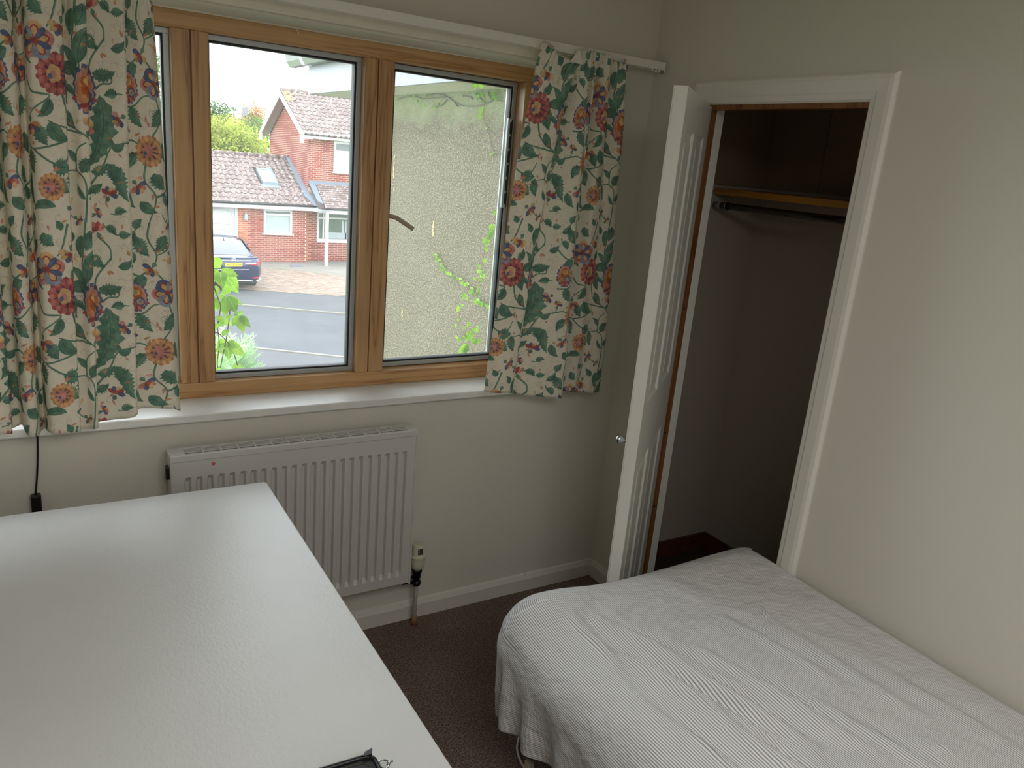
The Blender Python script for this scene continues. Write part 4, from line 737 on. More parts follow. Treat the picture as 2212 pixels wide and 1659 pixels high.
VRS = [[[[1.7237,3.0,1.5267],[1.7078,3.0,1.4603],[1.6822,3.0,1.379],[1.6699,3.0,1.2685],[1.662,3.0,1.2004],[1.6312,3.0,1.0729],[1.6064,3.0,0.9687],[1.5832,3.0,0.9486]],0.0016],[[[1.7397,3.05,1.4798],[1.7278,3.05,1.4266],[1.7012,3.05,1.3487],[1.6573,3.05,1.2114],[1.6063,3.05,1.088],[1.6014,3.05,1.0068]],0.0014],[[[2.285,4.7886,1.1025],[2.285,4.7167,1.0798],[2.285,4.6073,1.0167],[2.285,4.3966,0.9943],[2.285,4.2436,0.979],[2.285,4.1308,0.9043],[2.285,4.0173,0.8929],[2.285,3.8974,0.8973]],0.002],[[[1.6947,3.1,0.8313],[1.6984,3.1,0.8576],[1.7215,3.1,0.8935],[1.7308,3.1,0.9562]],0.0016],[[[2.293,5.5565,2.0976],[2.293,5.3103,2.1139],[2.293,5.0937,2.0923],[2.293,4.8937,2.0949],[2.293,4.736,2.0949],[2.293,4.6411,2.0677],[2.293,4.52,2.041],[2.293,4.3519,2.0358],[2.293,4.2211,2.046],[2.293,4.1352,2.065],[2.293,4.0239,2.0585]],0.0035],[[[2.293,4.736,2.0949],[2.293,4.8163,2.1128],[2.293,4.9295,2.1187],[2.293,5.0616,2.1085]],0.0035],[[[2.293,4.6411,2.0677],[2.293,4.5772,2.0354]],0.0035],[[[2.293,4.5284,2.0967],[2.293,4.429,2.0915],[2.293,4.3853,2.0755]],0.0035],[[[2.293,4.1352,2.065],[2.293,4.1769,2.089],[2.293,4.1934,2.1126]],0.0035],[[[2.293,4.2211,2.046],[2.293,4.3061,2.0859]],0.0035],[[[2.293,4.9515,2.0397],[2.293,4.8225,2.0448],[2.293,4.7341,2.0821]],0.0035],[[[2.29,4.2357,2.0899],[2.29,4.2317,1.9838],[2.29,4.2017,1.9186],[2.29,4.1481,1.866],[2.29,4.0976,1.7902],[2.29,4.0325,1.7747]],0.002]]
RUST = [((4.841, 1.307), 0.022, 0.107), ((5.3, 0.614), 0.014, 0.079), ((5.581, 1.708), 0.02, 0.166), ((5.563, 1.475), 0.014, 0.024)]
# ------------------------------------------------------------ outside: ground
def zg(y): return float(np.interp(y, [0, 22, 25, 31, 60], [-3.3, -3.3, -3.06, -2.87, -2.87]))
def strip(near, far, n, m, off=0.0, thick=.0):
    """ground sheet between two edge polylines of equal length, following the slope"""
    P = []
    for i in range(n+1):
        t = i/n; P.append([(a[0]+(b_[0]-a[0])*t, a[1]+(b_[1]-a[1])*t, zg(a[1]+(b_[1]-a[1])*t)+off) for a, b_ in zip(near, far)])
    return MB().grid(P)
def groundmat(name, c1, c2, sc, bs=40):
    m, nt, N, L, b = mat(name); n = noise(N, L, sc, 6, rough=.65); r = ramp(N, L, n.outputs['Fac'], [(.3, col(c1)), (.7, col(c2))]); L.new(r.outputs[0], b.inputs['Base Color'])
    b.inputs['Roughness'].default_value = .9; n2 = noise(N, L, bs, 3); bump(N, L, n2.outputs['Fac'], b, .3, .01); return m
M_ASPH = groundmat('grey_asphalt', (66, 68, 72), (78, 80, 84), .8); M_FOOT = groundmat('footway_asphalt', (70, 71, 73), (80, 81, 83), 1.5)
M_DRIVE0 = groundmat('sand_joint', (132, 116, 100), (148, 134, 116), 3); M_GRASS = groundmat('lawn', (98, 128, 60), (140, 164, 88), 5, 120)
M_KERB = groundmat('pale_kerb_stone', (112, 108, 99), (128, 124, 114), 6); M_CONC = groundmat('pale_concrete', (116, 112, 106), (132, 128, 120), 2)
def gstruct(name, mb, m): o = mb.build(name, m); o['kind'] = 'structure'; return o
g = MB(); g.grid([[(x, y, zg(y)-.03) for x in (-40, 0, 40)] for y in (2.4, 22, 25, 31, 40, 70, 110)]); gstruct('ground', g, M_GRASS)
drvN = [(-3, 28.6), (5.531, 25.967), (6.89, 25.418), (8.72, 24.748), (13, 23.0)]
drvF = [(-3, 31.2), (5.6, 31.2), (7.0, 31.2), (9.0, 31.3), (13, 31.5)]
kerb = [(-3, 26.4), (5.166, 23.955), (6.616, 23.349), (8.015, 22.786), (13, 20.6)]
near = [(-3, 24.3), (4.241, 19.449), (4.686, 19.173), (6.329, 18.006), (13, 12.5)]
gstruct('footway', strip(kerb, drvN, 10, 0, .0), M_FOOT); gstruct('road', strip(near, kerb, 14, 0, -.02), M_ASPH)
own = [(-3, 6.0), (2, 6), (4, 6), (6.2, 6), (13, 6)]
gstruct('own_drive', strip(own, near, 14, 0, -.005), M_FOOT)
def kerbline(pts, w, h):
    mb = MB(); P = [np.array(a_)+(np.array(b_)-np.array(a_))*t for a_, b_ in zip([(x, y, 0.) for x, y in pts][:-1], [(x, y, 0.) for x, y in pts][1:]) for t in np.linspace(0, .9, 10)]
    T_ = np.gradient(np.array(P), axis=0); T_ /= np.linalg.norm(T_, axis=1)[:, None]
    row = []
    for p, t in zip(P, T_):
        n = np.array([-t[1], t[0]]); z = zg(p[1])
        row.append([(p[0]-n[0]*w/2, p[1]-n[1]*w/2, z-.1), (p[0]-n[0]*w/2, p[1]-n[1]*w/2, z+h), (p[0]+n[0]*w/2, p[1]+n[1]*w/2, z+h), (p[0]+n[0]*w/2, p[1]+n[1]*w/2, z-.1)])
    mb.grid(row); return mb
gstruct('kerb', kerbline(kerb, .09, .02), M_KERB); gstruct('kerb', kerbline([near[0], near[1], near[3], near[4]], .10, .02), M_KERB)

# pieces: the nearest are objects of their own, the rest of the field is one joined mesh
def pieces(name, proto, mats_, places, parent, keep, restname):
    """places: list of (Matrix, score); the biggest scores become single objects"""
    places = sorted(places, key=lambda p: -p[1]); pin = PINV(parent); rg = random.Random(5)
    proto.materials.clear(); proto.materials.append(mats_)
    for Mx, _ in places[:keep]:
        o = bpy.data.objects.new(name, proto); o.parent = parent; o.matrix_parent_inverse = pin; o.matrix_basis = Mx; COL.objects.link(o)
    rest = places[keep:]
    if not rest: return
    nv = len(proto.vertices); co = np.empty(nv*3); proto.vertices.foreach_get('co', co); co = np.c_[co.reshape(-1, 3), np.ones(nv)]
    fs = [tuple(p.vertices) for p in proto.polygons]; V = np.vstack([(co @ np.array(Mx).T)[:, :3] for Mx, _ in rest])
    me = bpy.data.meshes.new(restname); me.from_pydata(V.tolist(), [], [tuple(i+k*nv for i in f) for k in range(len(rest)) for f in fs]); me.materials.append(mats_); me.update()
    o = bpy.data.objects.new(restname, me); COL.objects.link(o); o.parent = parent; o.matrix_parent_inverse = pin; o['kind'] = 'stuff'
EYE = Vector((0, 0, 1.735))
def score(p):    # rough size in view: nearer and inside the field of view first
    d = Vector(p)-EYE; px_ = math.degrees(math.atan2(d.x, d.y)); inv = 1 if 9.4 < px_ < 21.0 else 0
    return inv*1000 - d.length
def piecemat(name, stops, rough=.85, patch=None, bs=60):
    m, nt, N, L, b = mat(name); oi = N.new('ShaderNodeObjectInfo'); n = noise(N, L, 1.6, 3); g_ = N.new('ShaderNodeNewGeometry')
    ad = N.new('ShaderNodeMath'); ad.operation = 'MULTIPLY_ADD'; L.new(g_.outputs['Random Per Island'], ad.inputs[0]); ad.inputs[1].default_value = .5; 
    ml = N.new('ShaderNodeMath'); ml.operation = 'MULTIPLY'; ml.inputs[1].default_value = .5; L.new(oi.outputs['Random'], ml.inputs[0]); L.new(ml.outputs[0], ad.inputs[2])
    r = ramp(N, L, ad.outputs[0], stops); last = r.outputs[0]
    if patch:
        tcc = N.new('ShaderNodeTexCoord'); n2 = N.new('ShaderNodeTexNoise'); n2.inputs['Scale'].default_value = patch[1]; n2.inputs['Detail'].default_value = 4
        L.new(g_.outputs['Position'], n2.inputs['Vector']); r2_ = ramp(N, L, n2.outputs['Fac'], [(patch[2], (0, 0, 0, 1)), (patch[2]+.06, (1, 1, 1, 1))])
        mx = N.new('ShaderNodeMix'); mx.data_type = 'RGBA'; L.new(r2_.outputs[0], mx.inputs[0]); L.new(last, mx.inputs[6]); mx.inputs[7].default_value = col(patch[0]); last = mx.outputs[2]
    L.new(last, b.inputs['Base Color']); b.inputs['Roughness'].default_value = rough; b.inputs['Specular IOR Level'].default_value = .25
    return m
M_BRICK = piecemat('red_brick', [(.15, col((118, 62, 54))), (.5, col((134, 72, 62))), (.85, col((150, 86, 74)))])
M_BRICKO = piecemat('orange_brick', [(.15, col((140, 82, 62))), (.5, col((164, 102, 78))), (.85, col((178, 116, 90)))])
M_MORTAR = simple('pale_mortar', (204, 180, 162), .9)
M_TILE = piecemat('brown_roof_tile', [(.1, col((98, 84, 80))), (.5, col((112, 98, 94))), (.9, col((130, 116, 110)))], .8, patch=((198, 192, 188), 10, .59))
M_PAVER = piecemat('buff_paver', [(.1, col((112, 98, 88))), (.5, col((132, 116, 104))), (.9, col((150, 134, 122)))])
M_WHITE = simple('white_upvc', (186, 187, 188), .35, var=.02); M_LEAD = simple('grey_lead', (104, 112, 124), .55); M_GUT = simple('black_gutter', (52, 50, 50), .5)
M_HGLASS = simple('house_window_glass', (92, 100, 98), .08, var=.25, nscale=2.5); M_FROST = simple('frosted_pane', (150, 162, 158), .25)

# paving of the driveway opposite (herringbone-like courses)
drv = empty('driveway', (7, 28, zg(28))); drv['kind'] = 'structure'
strip([(x, y+.02) for x, y in drvN], drvF, 10, 0, .004).build('paving_bed', M_DRIVE0, drv)
pv = MB().box(-.098, .098, -.048, .048, -.05, .012).mesh('paving_block'); PL = []
ang = math.radians(-21); ca, sa = math.cos(ang), math.sin(ang)
for i in range(-60, 60):
    for j in range(-3, 66):
        lx, ly = (i+.5*(j % 2))*.204, j*.104+.06
        x, y = 6.89+lx*ca-ly*sa, 25.42+lx*sa+ly*ca
        fy = np.interp(x, [p[0] for p in drvN], [p[1] for p in drvN])
        ws = np.interp(x, [7.07, 8.5, 10.1], [30.2, 29.9, 28.45]) if x > 7.0 else 30.3
        if x < 4.2 or x > 11.5 or y < fy+.07 or y > ws-.45: continue
        PL.append((Matrix.Translation((x, y, zg(y)+.004+random.uniform(-.003, .003))) @ Matrix.Rotation(ang+random.uniform(-.02, .02), 4, 'Z'), score((x, y, -3))))
pieces('paving_block', pv, M_PAVER, PL, drv, 300, 'paving_blocks')
# pale concrete strip and apron against the house
strip([(7.0, 29.75), (7.654, 29.40), (8.6, 29.0), (9.84, 27.75), (11.5, 26.6)], [(7.0, 30.3), (7.9, 30.2), (8.7, 29.6), (10.1, 28.5), (11.8, 27.4)], 4, 0, .018).build('concrete_strip', M_KERB, drv)
strip([(6.5, 30.3), (7.9, 30.2), (8.7, 29.6), (10.1, 28.5), (11.8, 27.4)], [(6.5, 31.2), (7.9, 31.2), (8.7, 31.3), (10.2, 31.6), (14, 31.6)], 4, 0, .012).build('apron', M_CONC, drv)
MB().box(8.3, 8.75, 29.95, 30.25, zg(30), zg(30)+.03).build('drain_cover', M_LEAD, drv)

# ------------------------------------------------------------ the brick house opposite
hs = empty('house', (9, 33, -2.87)); tag(hs, 'red brick house with brown tiled roofs and white bargeboards across the road', 'house')
ZB = -2.87; Y1, Y2, XG = 31.0, 31.5, 9.352
BRK = MB().box(-.1065, .1065, -.012, .012, -.031, .031).mesh('brick')
BP = []; BO = []
def brickwall(org, along, x0, x1, z0, z1, holes, ins=lambda u, z: True, orange=None):
    n = 0; rows_ = int((z1-z0)/.075)
    rot = Matrix.Identity(4) if along == 'x' else Matrix.Rotation(math.pi/2, 4, 'Z')
    for r in range(rows_):
        z = z0+.0375+r*.075; k = 0; u = x0+(.1125 if r % 2 == 0 else 0)
        while u < x1+.06:
            a0, b0 = max(u-.1065, x0), min(u+.1065, x1); spans = [(a0, b0)]
            for a, b_, c, d in holes:
                if c-.03 < z < d+.03: spans = [q for p, r_2 in spans for q in ((p, min(r_2, a)), (max(p, b_), r_2))]
            for p0, p1 in spans:
                if p1-p0 < .03: continue
                uc = (p0+p1)/2
                if not ins(uc, z): continue
                p = (uc, org+.006, z) if along == 'x' else (org+.006, uc, z)
                tgt = BO if orange and orange(uc) else BP
                tgt.append((Matrix.Translation(p) @ rot @ Matrix.Diagonal(((p1-p0)/.213, 1, random.uniform(.96, 1.02), 1)), score(p)-(100 if p1-p0 < .15 else 0)))
            u += .225
W1 = (7.477, 8.576, -1.76, -.82); W2 = (9.725, 11.134, -2.115, -.86); W3 = (10.36, 11.55, .72, 1.92)
for bx in ((6.50, 9.14, Y1, Y1+.3, ZB-.2, -.70), (9.10, 9.14, Y1+.3, Y2, ZB-.2, -.7), (9.10, 15, Y2, Y2+.3, ZB-.2, -.1), (XG, 15, Y2, Y2+.3, -.1, 1.95), (XG, XG+.25, Y2+.3, 37.5, -.6, 1.95), (2.5, 4.1, Y1, Y1+.3, ZB-.2, -.7), (2.5, 2.8, Y1+.3, 37.5, ZB-.2, -.7)):
   
    MB().box(*bx).build('mortar_wall', M_MORTAR, hs)
MB().prism([(Y1, -.7), (37.5, -.7), (34.39, .95)], 'x', 2.5, 2.8).build('mortar_wall', M_MORTAR, hs)
MB().prism([(Y2, 1.95), (37.5, 1.95), (34.5, 3.42)], 'x', XG, XG+.25).build('mortar_wall', M_MORTAR, hs)
brickwall(Y1, 'x', 2.52, 4.0, ZB, -.74, [])
brickwall(Y1, 'x', 6.52, 9.13, ZB, -.74, [W1], orange=lambda u: u < 6.93)
brickwall(Y2, 'x', 9.15, 14.9, ZB, -.70, [W2], orange=lambda u: u < 9.42)
brickwall(Y2, 'x', XG-.005, 14.9, .05, 1.98, [W3])
brickwall(XG, 'y', Y2+.008, 37.5, -.45, 3.40, [], ins=lambda u, z: z < 1.96+min(u-Y2, 37.5-u)*.49+.02 and z > min(-.55+(u-31.2)*.4375, .95-(u-34.4)*.42))
pieces('brick', BRK, M_BRICK, BP, hs, 260, 'brickwork')
pieces('brick', BRK.copy(), M_BRICKO, BO, hs, 40, 'brickwork_piers')
# windows
def hwindow(x0, x1, z0, z1, y, fw=.07, transom=None, mull=None, lower=M_FROST, upper=M_HGLASS, sill=True):
    f_ = MB(); f_.box(x0, x1, y-.05, y+.02, z0, z0+fw); f_.box(x0, x1, y-.05, y+.02, z1-fw, z1); f_.box(x0, x0+fw, y-.05, y+.02, z0+fw, z1-fw); f_.box(x1-fw, x1, y-.05, y+.02, z0+fw, z1-fw)
    if transom: f_.box(x0+fw, x1-fw, y-.05, y+.02, transom-fw*.45, transom+fw*.45)
    if mull:
        for q in mull: f_.box(q-fw*.4, q+fw*.4, y-.045, y+.019, z0+fw, transom-fw*.45); f_.box(q-fw*.4, q+fw*.4, y-.045, y+.019, transom+fw*.45, z1-fw)
    if sill: f_.box(x0-.06, x1+.06, y-.1, y+.021, z0-.04, z0-.0005)
    fo = f_.build('window', M_WHITE, hs)
    zt = transom or z1
    MB().box(x0+fw*.5, x1-fw*.5, y-.005, y+.012, z0+fw*.5, zt-.01).build('pane', lower, fo)
    if transom: MB().box(x0+fw*.5, x1-fw*.5, y-.005, y+.012, transom+.01, z1-fw*.5).build('pane', upper, fo)
    return fo
hwindow(*W1, Y1, .085, transom=-1.02)
w2 = hwindow(*W2, Y2, .08, transom=-1.12, mull=(9.99,), lower=M_HGLASS, sill=False)
MB().box(W2[0]+.02, W2[1]-.02, Y2-.055, Y2, W2[2]+.02, W2[2]+.15).build('base_panel', M_WHITE, w2)
MB().box(10.05, W2[1]-.08, Y2-.012, Y2-.004, -1.95, -1.70).build('inner_door_panel', simple('grey_door', (150, 160, 164), .5), w2)
ib = MB(); ib.box(10.78, 10.86, Y2-.012, Y2-.004, -1.7, -1.2); ib.box(10.92, 10.98, Y2-.012, Y2-.004, -1.95, -1.2); ib.build('inner_door_stile', simple('grey_stile', (166, 170, 172), .5), w2)
w3 = hwindow(*W3, Y2, .09, transom=1.53, lower=M_HGLASS)
cur = MB(); cur.grid([[(10.46+k*.028, Y2-.008-.004*(k % 2), z) for k in range(36)] for z in (.82, 1.48)]); cur.build('net_curtain', simple('net_curtain', (206, 212, 208), .8), w3)
# garage door with a moulded panel
gd = MB(); gd.box(4.1, 6.44, Y1+.02, Y1+.06, ZB, -.84); gdo = gd.build('garage_door', M_WHITE, hs)
for a, z0, z1 in ((4.35, -1.45, -1.0), (5.45, -1.45, -1.0), (4.35, -2.6, -1.75), (5.45, -2.6, -1.75)):
    pm = MB(); x0, x1 = a, a+.85; pth = [(x0, Y1+.02, z0), (x1, Y1+.02, z0), (x1, Y1+.02, z1)]+[(x1-(x1-x0)*t, Y1+.02, z1+.10*math.sin(math.pi*t)) for t in np.linspace(.1, .9, 9)]+[(x0, Y1+.02, z1), (x0, Y1+.02, z0)]
    pm.tube(pth, .022, 6).build('door_moulding', M_WHITE, gdo)
df = MB(); df.box(6.42, 6.51, Y1-.03, Y1+.06, ZB, -.75); df.box(4.0, 4.1, Y1-.03, Y1+.06, ZB, -.75); df.build('door_frame', M_WHITE, hs)
lt = MB(); lt.lathe([(.03, 0), (.075, .02), (.085, .18), (.05, .24), (.012, .30)], (6.80, Y1-.14, -1.28), n=8); lt.box(6.78, 6.82, Y1-.14, Y1, -1.05, -1.0); lt.build('wall_lantern', simple('grey_lantern', (150, 152, 150), .4), hs)
# eaves
fa = MB(); fa.box(2.5, 9.42, 30.62, 30.66, -.80, -.62); fa.box(2.5, 9.42, 30.66, Y1, -.80, -.77); fa.build('fascia', M_WHITE, hs)
fa = MB(); fa.hexa([(9.30, 30.62, -.80), (9.95, 30.20, -.84), (9.95, 30.25, -.84), (9.30, 30.68, -.80), (9.30, 30.62, -.62), (9.95, 30.20, -.66), (9.95, 30.25, -.66), (9.30, 30.68, -.62)]); fa.box(9.95, 15, 30.20, 30.25, -.84, -.66); fa.box(9.42, 15, 30.25, Y2, -.80, -.77); fa.build('porch_fascia', M_WHITE, hs)
MB().tube([(2.5, 30.57, -.60), (9.45, 30.57, -.60)], .055, 8).build('gutter', M_GUT, hs, True); MB().tube([(9.5, 30.35, -.63), (9.97, 30.14, -.64), (15, 30.14, -.64)], .055, 8).build('gutter', M_GUT, hs, True)
fa = MB(); fa.box(9.0, 15, 31.08, 31.12, 1.94, 2.10); fa.box(9.0, 15, 31.12, Y2, 1.94, 1.96); fa.build('fascia', M_WHITE, hs); MB().tube([(9.02, 31.03, 2.12), (15, 31.03, 2.12)], .05, 8).build('gutter', simple('grey_gutter', (150, 154, 158), .5), hs, True)
MB().box(9.69, 9.81, 30.2, 30.32, -2.93, -.80).build('porch_post', M_WHITE, hs, bevel=.01)
# bargeboards on the gable verge (x = 9.0), soffit under the verge
RY, RZ, EY, EZ, KY, KZ = 34.5, 3.76, 31.02, 2.10, 37.95, 2.08
def slopebox(p0, p1, x0, x1, dz0, dz1):
    return [(x0, p0[0], p0[1]+dz0), (x1, p0[0], p0[1]+dz0), (x1, p1[0], p1[1]+dz0), (x0, p1[0], p1[1]+dz0), (x0, p0[0], p0[1]+dz1), (x1, p0[0], p0[1]+dz1), (x1, p1[0], p1[1]+dz1), (x0, p1[0], p1[1]+dz1)]
bb = MB(); bb.hexa(slopebox((EY-.05, EZ-.02), (RY, RZ-.02), 8.98, 9.02, -.24, .0)); bb.hexa(slopebox((KY+.05, KZ-.02), (RY, RZ-.02), 8.98, 9.02, -.24, .0)); bb.prism([(EY-.05, EZ-.27), (EY-.05, EZ-.36), (31.45, EZ-.36), (31.45, EZ-.06)], 'x', 8.985, 9.015); bb.prism([(KY+.05, KZ-.27), (KY+.05, KZ-.36), (37.55, KZ-.36), (37.55, KZ-.06)], 'x', 8.985, 9.015)
bb.build('bargeboard', M_WHITE, hs)
sf = MB(); sf.hexa(slopebox((EY+.02, EZ-.05), (RY, RZ-.05), 9.02, XG+.02, -.15, -.1)); sf.hexa(slopebox((KY-.02, KZ-.05), (RY, RZ-.05), 9.02, XG+.02, -.15, -.1)); sf.build('verge_soffit', simple('mauve_soffit', (176, 160, 158), .7), hs)
# roofs: decks plus wavy tiles
dk = MB(); dk.hexa([(2.5, 30.58, -.64), (9.36, 30.58, -.64), (9.36, 34.39, 1.00), (2.5, 34.39, 1.00), (2.5, 30.58, -.60), (9.36, 30.58, -.60), (9.36, 34.39, 1.04), (2.5, 34.39, 1.04)])
dk.hexa(slopebox((EY, EZ), (RY, RZ), 9.0, 15, -.06, -.03)); dk.hexa(slopebox((KY, KZ), (RY, RZ), 9.0, 15, -.06, -.03)); dk.hexa([(2.5, 34.39, 1.0), (9.36, 34.39, 1.0), (9.36, 38, -.6), (2.5, 38, -.6), (2.5, 34.39, 1.04), (9.36, 34.39, 1.04), (9.36, 38, -.56), (2.5, 38, -.56)])
dk.hexa([(9.36, 30.14, -.66), (15, 30.14, -.66), (15, 31.5, .20), (9.36, 31.5, .20), (9.36, 30.14, -.62), (15, 30.14, -.62), (15, 31.5, .24), (9.36, 31.5, .24)])
dk.build('roof_deck', simple('roof_felt', (66, 56, 54), .9), hs)
def tile(w, l, wave, n=6):
    mb = MB(); top = [(-w/2+w*k/n, wave*math.sin(2*math.pi*k/n)) for k in range(n+1)]
    V = [[(x, y, z+.016+.028*(1-t)) for x, z in top] for t, y in ((0, -l/2), (1, l/2))]
    V.insert(0, [(x, -l/2, z-.002) for x, z in top]); mb.grid(V); return mb.mesh('roof_tile', False)
TP = []
def tileroof(proto, x0, x1, y0, z0, y1, z1, w, gauge, ok=lambda x, s: True, holes=()):
    L_ = math.hypot(y1-y0, z1-z0); a = math.atan2(z1-z0, y1-y0); rows_ = int(L_/gauge); out = []
    for r in range(rows_):
        s = (r+.5)*L_/rows_
        for k in range(int((x1-x0)/w)+1):
            x = x0+k*w+w/2; y, z = y0+math.cos(a)*s, z0+math.sin(a)*s
            if x > x1+.02 or not ok(x, s) or any(h[0]-.08 < x < h[1]+.08 and h[2]-.12 < y < h[3]+.12 for h in holes): continue
            out.append((Matrix.Translation((x, y, z)) @ Matrix.Rotation(a, 4, 'X') @ Matrix.Rotation(random.uniform(-.006, .006), 4, 'Z'), score((x, y, z))))
    return out
PT = tile(.232, .40, .024); SKYL = (7.69, 8.305, 31.97, 33.10)
T1 = tileroof(PT, 2.3, 9.30, 30.55, -.605, 34.36, 1.035, .23, .36, ok=lambda x, s: x < 9.16 or s < .55, holes=(SKYL,))
T2 = tileroof(PT, 9.02, 14.9, 31.0, 2.075, 34.48, 3.745, .23, .35)
PT2 = tile(.20, .17, .006, 2)
T3 = tileroof(PT2, 9.62, 14.9, 30.12, -.615, 31.42, .205, .2, .135)
pieces('roof_tile', PT, M_TILE, T1+T2, hs, 270, 'roof_tiling'); pieces('roof_tile', PT2, M_TILE, T3, hs, 30, 'porch_tiling')
RT_ = MB().tube([(-.22, 0, 0), (.215, 0, 0)], [.115, .122], 10).mesh('ridge_tile', True)
pieces('ridge_tile', RT_, M_TILE, [(Matrix.Translation((x, RY, RZ+.0)), 0) for x in np.arange(9.22, 14.8, .44)]+[(Matrix.Translation((x, 34.39, 1.05)), 0) for x in np.arange(3.0, 9.3, .44)], hs, 300, 'ridge')
och = MB(); 
for k in range(16):
    t = random.random()**1.5; och.lathe([(random.uniform(.05, .13), 0), (.03, .012)], (9.05+t*.5, RY-.1-random.uniform(0, .9), 0), n=7); 
    for i in range(14): v = och.v[-14+i]; och.v[-14+i] = (v[0], v[1], RZ+.02-(RY-v[1])*.48+v[2]+.03)
och.build('orange_lichen', simple('orange_lichen', (166, 124, 84), .9), hs)
# lead flashings
fl_ = MB()
fl_.hexa([(9.12, 31.05, -.36), (9.36, 31.05, -.36), (9.36, 34.4, 1.11), (9.22, 34.4, 1.11), (9.12, 31.05, -.32), (9.36, 31.05, -.28), (9.36, 34.4, 1.16), (9.22, 34.4, 1.14)])
fl_.hexa([(9.30, 30.50, -.58), (9.62, 30.30, -.60), (9.42, 31.1, -.26), (9.14, 31.1, -.30), (9.30, 30.50, -.54), (9.62, 30.30, -.56), (9.42, 31.1, -.22), (9.14, 31.1, -.26)])
fl_.build('lead_valley', M_LEAD, hs)
fl_ = MB(); fl_.box(9.36, 13, 31.40, 31.5, .20, .33); fl_.hexa([(9.42, 30.5, -.40), (9.60, 30.3, -.50), (9.60, 31.5, .25), (9.36, 31.5, .25), (9.42, 30.5, -.36), (9.60, 30.3, -.46), (9.60, 31.5, .30), (9.36, 31.5, .30)]); fl_.build('lead_flashing', M_LEAD, hs)
# skylight in the garage roof
sk_ = MB(); SL = .4375
def onr(x, y, h): return (x, y, -.605+(y-30.55)*.4305+h)
def rbox(x0, x1, y0, y1, h0, h1): return [onr(x0, y0, h0), onr(x1, y0, h0), onr(x1, y1, h0), onr(x0, y1, h0), onr(x0, y0, h1), onr(x1, y0, h1), onr(x1, y1, h1), onr(x0, y1, h1)]
x0, x1, y0, y1 = SKYL
for q in ((x0, x0+.07, y0, y1), (x1-.07, x1, y0, y1), (x0+.07, x1-.07, y0, y0+.09), (x0+.07, x1-.07, y1-.12, y1)): sk_.hexa(rbox(*q, .0, .13))
sk_.hexa(rbox(x0-.06, x1+.06, y0-.22, y0, .0, .05))
so_ = sk_.build('skylight', simple('skylight_frame', (112, 122, 130), .45), hs); MB().hexa(rbox(x0+.06, x1-.06, y0+.08, y1-.1, .09, .105)).build('pane', simple('skylight_glass', (176, 188, 190), .06), so_)
MB().tube([(6.20, 30.55, -.58), (6.33, 30.5, -.36)], .008, 5).build('aerial', M_WHITE, hs)
# ------------------------------------------------------------ trees and the chimney beyond the garage roof
def foliage(c, r, n, size, seed, name, m, parent, flat=1.0):
    g_ = np.random.default_rng(seed); k = 16
    cc = np.array(c)+g_.normal(size=(k, 3))*np.array(r)*.42; cc[:, 2] += g_.normal(size=k)*.1
    ci = g_.integers(0, k, n); d = g_.normal(size=(n, 3)); d /= np.linalg.norm(d, axis=1)[:, None]; rad2 = g_.random(n)**.4
    P = cc[ci]+d*rad2[:, None]*np.array(r)*.52
    a = g_.normal(size=(n, 3)); a /= np.linalg.norm(a, axis=1)[:, None]; b_ = np.cross(a, g_.normal(size=(n, 3))); b_ /= np.linalg.norm(b_, axis=1)[:, None]
    s = size*g_.uniform(.6, 1.3, n)[:, None]
    V = np.stack([P-a*s, P+b_*s*.5, P+a*s, P-b_*s*.5], 1).reshape(-1, 3)
    me = bpy.data.meshes.new(name); me.from_pydata(V.tolist(), [], [(4*i, 4*i+1, 4*i+2, 4*i+3) for i in range(n)]); me.materials.append(m); me.update()
    o = bpy.data.objects.new(name, me); COL.objects.link(o); o.parent = parent; o.matrix_parent_inverse = PINV(parent); o['kind'] = 'stuff'; return o
